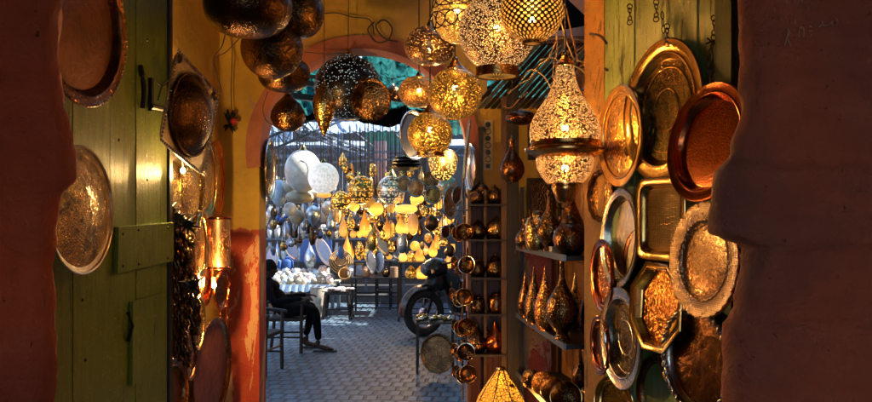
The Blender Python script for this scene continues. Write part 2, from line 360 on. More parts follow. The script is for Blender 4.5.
def lit_brass(name, s, c, gl, gs):
    m, t, out = new(name); v = coord(t); rnd = nd(t, 'ObjectInfo').outputs['Random']
    f = ramp(t, nd(t, 'TexVoronoi', {'Vector': v, 'Scale': s, 'Randomness': .8}).outputs['Distance'], .46, .36)
    z = nd(t, 'SeparateXYZ', {0: v}).outputs[2]; band = ramp(t, mth(t, 'SINE', mth(t, 'MULTIPLY', z, 95.0)), .75, .85); f = mth(t, 'MULTIPLY', f, mth(t, 'SUBTRACT', 1.0, band))
    p = principled(t, out, Base_Color=c4(c), Metallic=.9, Roughness=.28, Emission_Color=c4(gl), Emission_Strength=mth(t, 'MULTIPLY', f, mth(t, 'MULTIPLY', gs, mth(t, 'ADD', .4, rnd)))); return m
M['lit_brass'] = lit_brass('lit_brass', 42, (.5,.3,.09), (1,.42,.05), .55)
M['lit_pale'] = lit_brass('lit_pale', 48, (.6,.55,.45), (1,.75,.45), .35)
M['lined_glow'] = perforated('lined_glow', 'web', 165, .13, (.6,.42,.14), (1,.5,.10), .3, clear=.35)

def area_pt(loc, e, col=(1,.56,.2), r=.02, name='lamp_light', parent=None):
    l = bpy.data.lights.new(name, 'POINT'); l.energy = e*LAMPK; l.color = col; l.shadow_soft_size = r
    o = bpy.data.objects.new(name, l); C.objects.link(o); o.location = loc
    if parent: o.parent = parent
    return o
# ------------------------------------------------------------------ the setting
def prism(mb, foot, z0, z1):
    n = len(foot); vs = [(x, y, z0) for x, y in foot]+[(x, y, z1) for x, y in foot]
    return mb.add(vs, [tuple(range(n))[::-1], tuple(range(n, 2*n))]+[(i, (i+1) % n, (i+1) % n+n, i+n) for i in range(n)])
g = MB(); g.add([(-40,-30,0),(40,-30,0),(40,60,0),(-40,60,0)], [(0,1,2,3)]); struct('ground', g, M['cobble'])
g = MB(); g.box((-14,14.4,-.05), (9,18,.14)); struct('pavement', g, M['grey_wall'])

def rough_pillar(name, label, mat, edge, side, Y0, Y1, out, seed, ztop=3.4, grooves=()):
    """plaster wall end: side=-1 wall lies to the left; edge(z) -> x of its inner corner"""
    mb = MB(); rows = 260; prof = []
    for i in range(17): prof.append((out*(1-i/16)**1.5, 0, 'f'))
    for i in range(1, 9): a = i/9*PI/2; prof.append((0, a, 'c'))
    for i in range(0, 14): prof.append((i/13, 0, 's'))
    vs = []; rad = .05
    for j in range(rows+1):
        z = ztop*j/rows; ex = edge(z)
        for u, a, k in prof:
            if k == 'f': x, y, nx, ny = ex+side*(rad+u), Y0, 0, -1
            elif k == 'c': x, y, nx, ny = ex+side*(rad-rad*math.sin(a)), Y0+rad-rad*math.cos(a), -side*math.sin(a), -math.cos(a)
            else: y = Y0+rad+u*(Y1-Y0-rad); x, nx, ny = ex*(1+(y-Y0-rad)/Y0*1.35), -side, 0
            p = Vector((x*3+seed, y*3, z*3)); d = noise.fractal(p, 1, 2, 5)*.022+noise.noise(p*3.5)*.008+noise.noise(p*8)*.004+noise.noise(p*22)*.002
            for gz, gd in grooves: d += gd*math.exp(-((z-gz-.03*noise.noise(Vector((x*4,seed,1))))/.014)**2)-(gd*1.6 if z < gz-.02 else 0)*math.exp((z-gz)/.25)
            vs.append((x+nx*d, y+ny*d, z))
    n = len(prof); fs = []
    for j in range(rows):
        for i in range(n-1):
            a = j*n+i; q = (a, a+1, a+1+n, a+n); fs.append(q if side < 0 else q[::-1])
    mb.add(vs, fs)
    xo = vs[0][0]; xi = vs[n-1][0]
    mb.add([(xo,Y0,0),(xo,Y1,0),(xi,Y1,0),(xo,Y0,ztop),(xo,Y1,ztop),(xi,Y1,ztop)], [(0,1,4,3),(1,2,5,4)])
    return tag(mb.build(name, mat, None, 60), label, 'wall')
def piece(tab, Y):
    def f(z):
        py = HZ-(z-CAMZ)/Y*FPX
        if py <= tab[0][0]: x = tab[0][1]
        elif py >= tab[-1][0]: x = tab[-1][1]
        else:
            for (a, xa), (b, xb) in zip(tab, tab[1:]):
                if a <= py <= b: x = xa+(xb-xa)*(py-a)/(b-a); break
        return (x-CX)/FPX*Y
    return f
rough_pillar('plaster_wall', 'dark red plaster wall end with a shallow ledge beside the olive green door', M['red_plaster'],
    piece([(0,53),(60,53),(110,57),(150,66),(182,67),(192,58),(198,47),(300,46),(402,47)], 1.9), -1, 1.9, 2.35, 2.2, 3, grooves=((zof(190,1.9),-.009),))
rough_pillar('plaster_wall', 'brownish plaster wall end with a jutting ledge next to the tray display', M['brown_plaster'],
    piece([(0,746),(60,752),(110,745),(150,733),(190,722),(228,718),(236,722),(244,748),(300,742),(340,736),(402,733)], 1.8), 1, 1.8, 2.25, 2.2, 11, grooves=((zof(238,1.8),.007),(zof(312,1.8),-.006),(zof(160,1.8),-.006)))
# faint scratched writing high on the right wall end, copied stroke by stroke
def scratch():
    st = [[(785,45),(789,30)],[(788,28),(790,33),(787,38),(791,46)],[(795,20),(795.5,24)],
          [(799,37),(799,29),(802,27),(804,29),(803.5,37)],[(809,26),(812,27)],[(809,31),(812,31)],[(811,36),(812,34)],
          [(819,27),(822,25)],[(822,21),(824,26),(827,25)],[(829,24),(832,21),(832,25)],[(836,18),(838,21)],
          [(786,0),(787,3)],[(795,0),(795,2)],[(802,0),(803,2)]]
    mb = MB()
    for s in st:
        mb.tube([P(x, y, 1.775) for x, y in s], .0012, 4)
    return mb
o = scratch().build('scratched_writing', simple('chalk', (.5,.3,.2), .9), bpy.data.objects['plaster_wall.001'])
# passage shell
L = lambda Y: -.909-.0888*Y
def slab(name, label, mat, foot, z0, z1):
    mb = MB(); prism(mb, foot, z0, z1); return tag(mb.build(name, mat, None, 0), label, 'wall')
slab('side_wall', 'ochre plaster passage wall on which the brass platters hang', M['yellow_plaster'], [(L(3.45),3.45),(L(5.0),4.998),(L(5.0)-.25,4.998),(L(3.45)-.25,3.45)], 0, 3.35)
slab('side_wall', 'orange plaster wall behind the shelves of copper bottles', M['niche_plaster'], [(.93,3.12),(1.2,3.12),(1.1,4.998),(.72,4.998)], 0, 4.8)  # unseen upper part raised to keep direct sun off the olive door
slab('side_wall', 'dark wall beside the viewer before the olive door', M['red_plaster'], [(-3.1,-4),(-3.1,3.44),(-3.3,3.44),(-3.3,-4)], 0, 3.35)
slab('side_wall', 'dark wall beside the viewer before the tray display', M['brown_plaster'], [(3.0,-4),(3.2,-4),(3.2,3.1),(3.0,3.1)], 0, 3.35)
mb = MB(); mb.box((-3.1,-4.2,0), (-1.7,-4,3.35)); mb.box((2.0,-4.2,0), (3.0,-4,3.35)); mb.box((-1.699,-4.2,2.9), (1.999,-4,3.35)); tag(mb.build('added_rear_wall', M['brown_plaster'], None, 0), 'unseen wall with a doorway, added behind the viewer to dim the back light', 'wall')  # added out of view to cut skylight falling on the wall ends
g = MB(); g.box((-3.3,-4,3.352), (.15,5.21,3.5)); g.box((.151,-4,3.352), (3.2,3.3,3.5)); g.box((.151,3.302,2.85),(3.2,3.36,3.35)); struct('ceiling', g, M['dark_ceiling'])
# arch wall
AX, AR, AZ, Y5 = -.455, .65, 1.985, 5.0
def arch_wall():
    mb = MB(); xl, xr = AX-AR, AX+AR; top = 3.35
    pts = [(AX-AR*math.cos(PI*i/28), AZ+AR*math.sin(PI*i/28)*(1+.0)) for i in range(29)]
    mb.box((-3.3,Y5,0), (xl,Y5+.2,top))
    mb.box((xr,Y5,0), (.32,Y5+.2,top)); mb.box((.321,Y5,0), (1.3,Y5+.2,2.33))
    for (xa, za), (xb, zb) in zip(pts, pts[1:]):
        vs = [(xa,Y5,za),(xb,Y5,zb),(xb,Y5,top),(xa,Y5,top)]; vs += [(x,Y5+.2,z) for x, _, z in vs]
        mb.add(vs, [(0,1,2,3),(7,6,5,4),(0,4,5,1)])
    return mb
w_ = arch_wall().build('arch_wall', M['dado_plaster'], None, 0); tag(w_, 'ochre plaster wall with a round arch and flaking red dado', 'wall')
mb = MB(); vs = []; fs = []
ang = [R(-8)+(PI+R(16))*i/36 for i in range(37)]
for a in ang:
    wob = .006*noise.noise(Vector((a*3,0,0)))
    for r_, y in ((AR-.006,4.975),(AR+.08+wob,4.975),(AR+.08+wob,5.02),(AR-.006,5.215)):
        vs.append((AX-r_*math.cos(a), y, AZ+r_*math.sin(a)))
for i in range(36):
    for k in range(4): a = i*4+k; b = i*4+(k+1) % 4; fs.append((a, b, b+4, a+4))
fs += [(0,1,2,3)[::-1], tuple(36*4+k for k in range(4))]
mb.add(vs, fs); mb.build('arch_band', M['arch_plaster'], w_, 60)
# slatted lean-to roof over the bottle shelves
sr = thing('slat_roof', 'slatted metal roof letting blue daylight in above the teardrop lantern', 'roof')
for i in range(25):
    a = P(470+i*6.5, 112, 5.06); b = P(532+i*6.5, 44, 4.15); mb = MB(); mb.bar(a, b, .026, .006)
    pass
    mb.build('slat', M['steel_blue'] if i % 4 == 1 else M['black_metal'], sr, 0)
for q in ((.02), (.97)):
    mb = MB(); mb.bar(P(470,112,5.06).lerp(P(532,44,4.15), q)+Vector((0,0,.03)), P(632,112,5.06).lerp(P(694,44,4.15), q)+Vector((0,0,.03)), .04); mb.build('beam', M['brown_wood'], sr, 0)
mb = MB(); a, b = P(515,38,4.6), P(620,20,4.0)
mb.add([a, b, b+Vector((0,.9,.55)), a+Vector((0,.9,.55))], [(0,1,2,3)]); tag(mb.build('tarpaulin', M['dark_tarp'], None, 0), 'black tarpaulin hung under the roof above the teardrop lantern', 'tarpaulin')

# ------------------------------------------------------------------ doors
def door_t(k, x0, y0, dx, dy): return (k*y0-x0)/(dx-k*dy)
def make_door(name, label, p0, ang, seams, mat, face, ztop, thick=.045):
    """local x runs along the leaf; 'face' = +1/-1 local y side turned to the passage"""
    root = thing(name, label, 'door', (p0[0], p0[1], 0), (0, 0, ang))
    for i, (a, b) in enumerate(zip(seams, seams[1:])):
        mb = MB(); o = random.uniform(-.002,.002)
        n = 26; vs = []
        for j in range(n+1):
            z = ztop*j/n; e = noise.noise(Vector((i*7., z*2.5, 0)))*.0025
            for (x, y) in ((a+.0028+e, -thick/2+o), (b-.0028+e, -thick/2+o), (b-.0028+e, thick/2+o), (a+.0028+e, thick/2+o)): vs.append((x, y, z+.02))
        fs = []
        for j in range(n):
            for k in range(4): q = j*4+k; q2 = j*4+(k+1) % 4; fs.append((q, q2, q2+4, q+4))
        fs += [(3,2,1,0), tuple(n*4+k for k in range(4))]
        mb.add(vs, fs); mb.build('plank', mat, root, 0)
    return root
# olive door (left)
dx, dy = math.sin(R(5.3)), math.cos(R(5.3)); x0, y0 = -1.256, 2.5
tt = lambda px: door_t((px-CX)/FPX, x0, y0, dx, dy)
seams = [tt(p) for p in (22,66,104,130,155,162)]
gd = make_door('green_door', 'weathered olive green plank door with a cross board and small hatch', (x0,y0), R(90-5.3), seams, M['green_wood'], -1, 3.25)
def on_door(root, px, py, x0, y0, dx, dy):
    k = (px-CX)/FPX; t_ = door_t(k, x0, y0, dx, dy); Y = y0+dy*t_; return t_, zof(py, Y)
od = lambda px, py: on_door(gd, px, py, x0, y0, dx, dy)
def door_patch(root, name, mat, corners, y0_, y1_, od_):
    corners = list(corners)
    q = [od_(*c) for c in corners]; vs = [(x, y0_, z) for x, z in q]+[(x, y1_, z) for x, z in q]
    mb = MB().add(vs, [(0,1,2,3),(7,6,5,4),(0,4,5,1),(1,5,6,2),(2,6,7,3),(3,7,4,0)]); return mb.build(name, mat, root, 0)
door_patch(gd, 'cross_board', M['green_wood'], [(107,273),(164,261),(164.5,222.5),(108,227)], -.024, -.042, od)
mb = MB()
for (px_, py_) in ((112,234),(112,266),(128,230),(128,264),(158,228),(158,258),(126,306),(126,378),(150,298),(150,366),(75,300),(78,360),(112,140),(112,60),(141,180),(141,40)):
    t_, z_ = od(px_, py_); yf = -.0425 if 108 < px_ < 164 and 226 < py_ < 270 else -.026
    mb.lathe([(.006,0),(.005,.003),(0,.004)], 8, Matrix.Translation((t_, yf, z_)) @ Matrix.Rotation(R(90), 4, 'X'))
mb.build('nails', M['black_metal'], gd, 60)
hp = door_patch(gd, 'hatch', M['green_wood'], [(122.5,385),(154,369),(152.5,293),(123,302)], -.026, -.040, od)
mb = MB()
a = od(121,325); mb.tube([(a[0]-.004,-.03,a[1]+.05),(a[0]-.01,-.05,a[1]),(a[0]-.004,-.03,a[1]-.06)], .008, 6); mb.build('hinge', M['black_metal'], hp)
mb = MB(); b = od(133,66); c = od(134,108); mb.tube(curve([(b[0],-.03,b[1]),(b[0]-.01,-.05,b[1]-.09),(c[0],-.035,c[1])], 6), .011, 6)
b = od(143,78); c = od(146,112); mb.box((b[0]-.006,-.04,c[1]), (b[0]+.012,-.025,b[1])); mb.tube([(tt(140),-.045,od(146,108)[1]),(tt(162),-.045,od(146,106)[1])], .012, 8)
mb.build('latch', M['black_metal'], gd)
mb = MB(); mb.box((tt(163)-.0,-.03,.02), (tt(163)+.03,.05,3.25)); mb.build('door_post', M['black_wood'], gd, 0)
# thin crooked wire beside the latch
mb = MB(); mb.tube(curve([P(151,100,3.3),P(153,80,3.3),P(152,68,3.3)],6), .003, 5); mb.tube(curve([P(153,80,3.3),P(163,86,3.35),P(168,80,3.4),P(163,84,3.35),P(158,100,3.3)],6), .004, 5)
tag(mb.build('bent_wire', M['wire']), 'crooked black wire sticking out beside the door latch', 'wire')
# pale green door (right)
ax, ay = -math.sin(R(17)), math.cos(R(17)); X0, Y0 = .888, 2.3
tr_ = lambda px: door_t((px-CX)/FPX, X0, Y0, ax, ay)
seams2 = [tr_(p) for p in (748,729,704,672,640,607)]
pg = make_door('green_door', 'pale weathered green plank door covered with hanging trays', (X0,Y0), R(90+17), seams2, M['pale_green_wood'], 1, 3.25)
od2 = lambda px, py: on_door(pg, px, py, X0, Y0, ax, ay)
mb = MB(); t0 = tr_(735); mb.box((tr_(752),.026,.02), (t0,.07,3.25)); mb.build('door_frame', M['dark_green'], pg, 0)
mb = MB(); mb.box((tr_(610),-.05,.0), (tr_(590.),.025,3.25)); mb.build('door_edge', M['edge_plaster'], pg, 0)
# dark painted post in the middle distance, shelves of the bottle niche
mb = MB(); a = P(507,100,4.75); b = P(518,100,4.75); prism(mb, [(a.x,4.70),(b.x,4.70),(b.x,4.80),(a.x,4.80)], 0, 2.55); 
tag(mb.build('post', M['black_wood'], None, 0), 'dark timber post between the pot rack and the bottle shelves', 'post')
mb = MB(); a = P(501,200,4.8); b = P(506,200,4.8); prism(mb, [(a.x,4.76),(b.x,4.76),(b.x,4.8),(a.x,4.8)], 0, 2.3)
tag(mb.build('conduit', M['brown_wood'], None, 0), 'narrow light wooden batten running up beside the dark post', 'batten')

# ------------------------------------------------------------------ hammered plates and trays
def frame_at(px, py, Y, ratio, side, nz, roll, off=(0,0,0)):
    c = P(px, py, Y)+Vector(off); u = Vector((-c.x, -c.y, 0)).normalized(); A = math.acos(ratio)
    tv = Vector((-u.y, u.x, 0)); 
    if tv.x*side > 0: tv = -tv      # right-hand things (side=1) turn their face left
    n = (u*math.cos(A)+tv*math.sin(A)+Vector((0,0,nz))).normalized()
    up = Vector((0,0,1)); x = up.cross(n).normalized(); y = n.cross(x)
    Mx = Matrix((x, y, n)).transposed().to_4x4() @ Matrix.Rotation(roll, 4, 'Z'); return Matrix.Translation(c) @ Mx
def sq(p): return lambda a: 1/((abs(math.cos(a))**p+abs(math.sin(a))**p)**(1/p))
def scal(k, d): return lambda a: 1+d*abs(math.cos(a*k/2))-d
def plate(name, label, cat, px, py, Y, hh, ratio, side=1, nz=0, roll=0, rim='brass_smooth', ctr='brass_engraved', rimw=.24, depth=.10, n=72, ecc=None, beads=None, group=None, chain=None, dome=0, ring=None):
    r = S(hh, Y); Mt = frame_at(px, py, Y, ratio, side, nz, roll)
    root = thing(name, label, cat, (0,0,0), (0,0,0), group); root.matrix_world = Mt
    d = depth*r; th = .0025; ri = 1-rimw
    prof = [(r*.985,-th*2),(r,0),(r*1.0,th),(r*.985,th*2.2),(r*.965,th*1.4),(r*(ri+.05),th*.6),(r*(ri+.03),th*1.6),(r*(ri+.01),th),(r*ri,-th),(r*(ri-.035),-d*.7),(r*(ri-.07),-d)]
    mb = MB(); mb.lathe(prof, n, None, ecc); mb.lathe([(r*(ri-.07),-d-th),(r*(ri-.01),-th*2.4),(r*.985,-th*2)], n, None, ecc)
    mb.build('rim', M[rim], root, 32 if not ecc or n > 20 else 25)
    k = ri-.07; cp = [(r*k,-d)]+([(r*k*(1-q), -d+dome*r*(1-(1-q)**2)) for q in (.1,.25,.45,.7,.9)] if dome else [(r*k*.9,-d+.001),(r*k*.5,-d+.0012)])+[(0,-d+dome*r)]
    mb = MB(); mb.lathe(cp, n, None, ecc); mb.lathe([(0,-d-th),(r*k,-d-th)], n, None, ecc); mb.build('center', M[ctr], root, 40)
    if beads:
        kind, cnt, br = beads; mb = MB()
        for i in range(cnt):
            a = 2*PI*i/cnt; e = ecc(a) if ecc else 1
            if kind == 'twist':
                b0, b1 = a, a+2*PI/cnt*1.25
                mb.tube([Vector((r*.965*math.cos(b0), r*.965*math.sin(b0), th)), Vector((r*.99*math.cos((b0+b1)/2), r*.99*math.sin((b0+b1)/2), th+br*.8)), Vector((r*1.03*math.cos(b1), r*1.03*math.sin(b1), th))], [br*.5, br, br*.5], 7)
            else:
                mb.lathe([(0,-br),(br*.8,-br*.5),(br,0),(br*.8,br*.5),(0,br)], 6, Matrix.Translation((r*.985*e*math.cos(a), r*.985*e*math.sin(a), th*1.5)))
        mb.build('beading', M[rim], root, 60)
    if ring:
        mb = MB()
        for q in ring: mb.torus((0,0,-d+.002), r*q, r*.012, n=48)
        mb.build('inner_ring', M[rim], root, 60)
    if chain:
        mb = MB(); inv = Mt.inverted(); pts = [inv @ P(x, y, Yc) for x, y, Yc in chain]
        for a, b in zip(pts, pts[1:]):
            L_ = (b-a).length; k = max(2, int(L_/.022))
            for i in range(k):
                p = a.lerp(b, (i+.5)/k); dd = (b-a).normalized(); q = dd.to_track_quat('X', 'Y' if i % 2 else 'Z').to_matrix().to_4x4()
                mb.tube([p+q.to_3x3() @ Vector((.013*math.cos(t*PI/4), .006*math.sin(t*PI/4), 0)) for t in range(8)], .0018, 4, True)
        mb.build('chain', M['wire'], root, 60)
    return root
TR = 'trays hung on the pale green door'
plate('platter', 'largest round engraved dull brass platter high on the pale green door', 'platter', 661, 110, 2.62, 71, .54, 1, .03, 0, 'brass_smooth', 'brass_engraved', .22, .09, group=TR, chain=[(664,40,2.62),(662,12,2.62)], ring=(.6,.3))
plate('platter', 'bright copper red round platter with a smooth wide rim beside the brown wall', 'platter', 706, 142, 2.28, 61, .62, 1, .16, 0, 'copper_rim', 'copper', .2, .12, group=TR, chain=[(712,83,2.3),(708,60,2.35),(713,44,2.38)])
plate('platter', 'shiny yellow brass platter half hidden behind the largest engraved one', 'platter', 620, 136, 2.875, 51, .42, 1, 0, 0, 'brass_smooth', 'brass', .2, .03, group=TR, chain=[(625,86,2.9),(632,60,2.88),(636,20,2.86)])
plate('platter', 'silver rimmed round dish catching bluish light below the yellow brass platter', 'dish', 619, 238, 2.85, 50, .36, 1, .05, 0, 'silver', 'silver_hammer', .17, .16, group=TR)
plate('tray', 'square brass tray with rounded corners and a dotted centre', 'tray', 660, 219, 2.56, 42, .57, 1, .0, 0, 'brass_smooth', 'tray_grid', .2, .12, n=96, ecc=sq(7), group=TR)
plate('platter', 'round coppery engraved platter with a notched edge touching the wall ledge', 'platter', 703, 260, 2.22, 59, .56, 1, .07, 0, 'pale_rim', 'copper_engraved', .33, .06, ecc=scal(34,.025), n=136, group=TR, ring=(.97,), beads=('bead', 60, .003))
plate('tray', 'octagonal hammered copper tray with a glowing orange centre', 'tray', 655, 307, 2.52, 48, .56, 1, .06, R(22.5), 'brass_smooth', 'copper_hammer', .16, .16, n=8, group=TR)
plate('platter', 'flower engraved brass platter with polished rings below the silver rimmed dish', 'platter', 620, 338, 2.80, 51, .39, 1, .0, 0, 'silver', 'brass_engraved', .24, .13, group=TR, ring=(.68,.34))
plate('platter', 'dark coppery platter with a twisted rope rim, lowest beside the brown wall', 'platter', 696, 360, 2.34, 52, .60, 1, 0, 0, 'silver', 'dull_copper', .06, .09, beads=('twist', 40, .008), group=TR)
plate('platter', 'plain dull oval tray under the octagonal copper one', 'tray', 659, 398, 2.66, 42, .52, 1, 0, 0, 'dull_copper', 'dull_copper', .14, .12, group=TR)
plate('dish', 'small engraved brass dish cut off at the foot of the tray display', 'dish', 613, 402, 2.9, 26, .7, 1, .1, 0, 'brass_smooth', 'brass_engraved', .2, .1, group=TR)
plate('platter', 'scallop framed brass dish beside the teardrop lantern', 'dish', 601, 196, 3.04, 27, .5, 1, 0, 0, 'dull_copper', 'brass', .14, .1, ecc=scal(12,.05), n=96, group=TR)
plate('platter', 'narrow copper platter peeping out behind the silver rimmed dish', 'platter', 602, 275, 2.98, 36, .3, 1, 0, 0, 'copper_rim', 'copper_hammer', .2, .1, group=TR)
plate('platter', 'dark copper platter peeping out behind the flower engraved one', 'platter', 600, 345, 2.99, 30, .3, 1, 0, 0, 'copper_rim', 'dull_copper', .2, .1, group=TR)
plate('platter', 'dim brass tray behind the square tray and octagonal tray', 'tray', 641, 262, 2.75, 34, .5, 1, 0, 0, 'dull_copper', 'old_brass', .2, .1, group=TR)
plate('platter', 'dim bronze tray behind the rope rimmed platter', 'tray', 678, 352, 2.52, 40, .5, 1, 0, 0, 'dull_copper', 'dull_copper', .2, .1, group=TR)
# iron hook and chain scraps on the pale door
hk = thing('iron_hook', 'twisted iron wire hook nailed high on the pale green door', 'hook')
mb = MB(); mb.tube(curve([P(706,44,2.33),P(716,40,2.33),P(711,46,2.33),P(713,60,2.33),P(709,70,2.33)],5), .003, 5); mb.tube(curve([P(719,48,2.33),P(712,42,2.33),P(707,38,2.33)],5), .003, 5); mb.build('shank', M['wire'], hk)
for q in range(3):
    m2 = MB(); m2.torus((0,0,0), .011, .002, Matrix.Translation(P(711+q*.3,70+q*5,2.33)) @ Matrix.Rotation(R(90), 4, 'X') @ Matrix.Rotation(R(50*q), 4, 'Y'), 14, 5); m2.build('link', M['wire'], hk)
for px_, y_ in ((641,8),(668,4),(679,28),(727,20)):
    r0 = thing('nail', {641:'short dangling chain scrap left of the largest platter top',668:'short chain scrap above the largest platter',679:'small loop of chain right of the largest platter top',727:'bent nail near the dark green frame'}[px_], 'chain')
    t_, z_ = od2(px_, y_); wp = Vector((X0+ax*t_, Y0+ay*t_, z_))+Vector((-.045,-.02,0))
    mb = MB()
    for q in range(5): mb.torus((0,0,0), .009, .002, Matrix.Translation(wp-Vector((0,0,q*.014))) @ Matrix.Rotation(R(90), 4, 'X') @ Matrix.Rotation(R(40*q), 4, 'Y'), 12, 4)
    mb.build('links', M['wire'], r0)

# ---- left side plates
plate('platter', 'hammered brass platter with a sparkling face on the olive green door', 'platter', 82, 210, 2.63, 65, .47, -1, .03, 0, 'silver_hammer', 'glitter', .05, .03, dome=.10)
plate('platter', 'large dark red platter with a beaded rim at the top of the olive door', 'platter', 84, 22, 2.58, 85, .50, -1, 0, 0, 'dull_copper', 'rust_brown', .14, .08, beads=('bead', 90, .005), ring=(.93,.9))
LW = 'brass platters on the ochre side wall'
plate('platter', 'long gold hammered platter nearest the olive door, seen almost edge on', 'platter', 178, 205, 3.72, 52, .24, -1, 0, 0, 'silver_hammer', 'old_brass', .08, .05, group=LW, dome=.1)
plate('platter', 'second gold platter seen edge on, just right of the lit yellow patch', 'platter', 193, 190, 3.95, 46, .25, -1, 0, 0, 'old_brass', 'brass', .12, .05, group=LW, dome=.1)
plate('platter', 'third gold platter seen edge on, overlapping the two nearer ones', 'platter', 207, 178, 4.25, 40, .24, -1, 0, 0, 'brass_smooth', 'brass', .1, .05, group=LW, dome=.1)
plate('platter', 'farthest gold platter seen edge on beside the ochre arch wall', 'platter', 217, 178, 4.75, 38, .2, -1, 0, 0, 'copper_rim', 'brass', .1, .05, group=LW, dome=.1)
plate('platter', 'tall brown platter standing against the foot of the ochre side wall', 'platter', 213, 372, 4.4, 55, .33, -1, -.04, 0, 'dull_copper', 'rust_brown', .07, .05, group=LW)
plate('platter', 'dark round dish with a lit rim low beside the olive door edge', 'dish', 180, 312, 3.8, 35, .32, -1, 0, 0, 'dull_copper', 'dull_copper', .12, .1, group=LW)
plate('platter', 'lowest dark dish beside the foot of the olive door', 'dish', 172, 394, 3.62, 36, .45, -1, 0, 0, 'dull_copper', 'rust_brown', .25, .1, group=LW)
plate('platter', 'narrow copper platter below the four gold ones', 'platter', 194, 268, 4.0, 56, .18, -1, 0, 0, 'brass_smooth', 'copper_hammer', .15, .05, group=LW)
plate('platter', 'second narrow copper platter, beside the wall lamp', 'platter', 206, 262, 4.3, 44, .18, -1, 0, 0, 'copper_rim', 'bronze', .15, .05, group=LW)
for l_, x_, y_, Y_, h_, m1, m2 in (('copper platter edge on just above the tangled iron ornament',186,238,3.85,36,'copper_rim','copper'),('bronze platter edge on between the bare bulb and the tall brown platter',199,322,4.1,28,'old_brass','bronze'),
    ('brass platter edge on directly above the pierced drum lamp',211,226,4.5,24,'brass_smooth','brass'),('dull platter edge on behind the foot of the tangled ornament',191,350,3.95,30,'dull_copper','bronze'),('slim gold platter edge on below the second gold one',201,246,4.12,34,'brass_smooth','brass'),
    ('slim copper platter edge on under the small oval copper dish',224,318,4.8,20,'copper_rim','bronze'),('thin dark platter edge on above the second gold one',196,140,4.1,22,'old_brass','bronze')):
    plate('platter', l_, 'platter', x_, y_, Y_, h_, .2, -1, 0, 0, m1, m2, .12, .05, group=LW, dome=.08)
plate('platter', 'thin dark brass platter hung edge on inside the arch jamb', 'platter', 270.5, 170, 5.2, 31, .17, -1, 0, 0, 'silver', 'bronze', .12, .05, dome=.1)
# square ornate dish with deep bowl
sqd = plate('square_dish', 'square silvered dish hung askew, a deep dark bowl at its centre', 'dish', 190.5, 115, 3.42, 48.5, .46, -1, -.02, R(-18), 'silver_hammer', 'silver_hammer', .05, .02, n=96, ecc=sq(9))
r_ = S(48.5, 3.42)
mb = MB(); mb.lathe([(0,.075),(r_*.3,.068),(r_*.55,.048),(r_*.72,.022),(r_*.8,.006),(r_*.83,.012),(r_*.87,.012),(r_*.88,.002)], 48); mb.build('bowl', M['dark_bronze'], sqd)
mb = MB()
for i in range(24):
    for s in range(4):
        q = -1+2*i/24; p = {0:(q,-1),1:(1,q),2:(-q,1),3:(-1,-q)}[s]
        mb.lathe([(0,-.005),(.006,0),(0,.006)], 6, Matrix.Translation((p[0]*r_*.965, p[1]*r_*.965, .007)))
mb.build('beading', M['silver'], sqd)
for sx in (-1,1):
    mb = MB(); mb.lathe([(0,-.004),(.017,0),(.015,.006),(0,.003)], 16, Matrix.Translation((sx*r_*.84,r_*.84,.004)) @ Matrix.Diagonal((.8,1.3,1,1))); mb.build('boss', M['dark_bronze'], sqd)
mb = MB(); mb.tube(curve([(r_*.15,r_*.9,.02),(r_*.25,r_*.75,.04),(r_*.1,r_*.6,.03)],5), .004, 6); mb.build('hook', M['wire'], sqd)

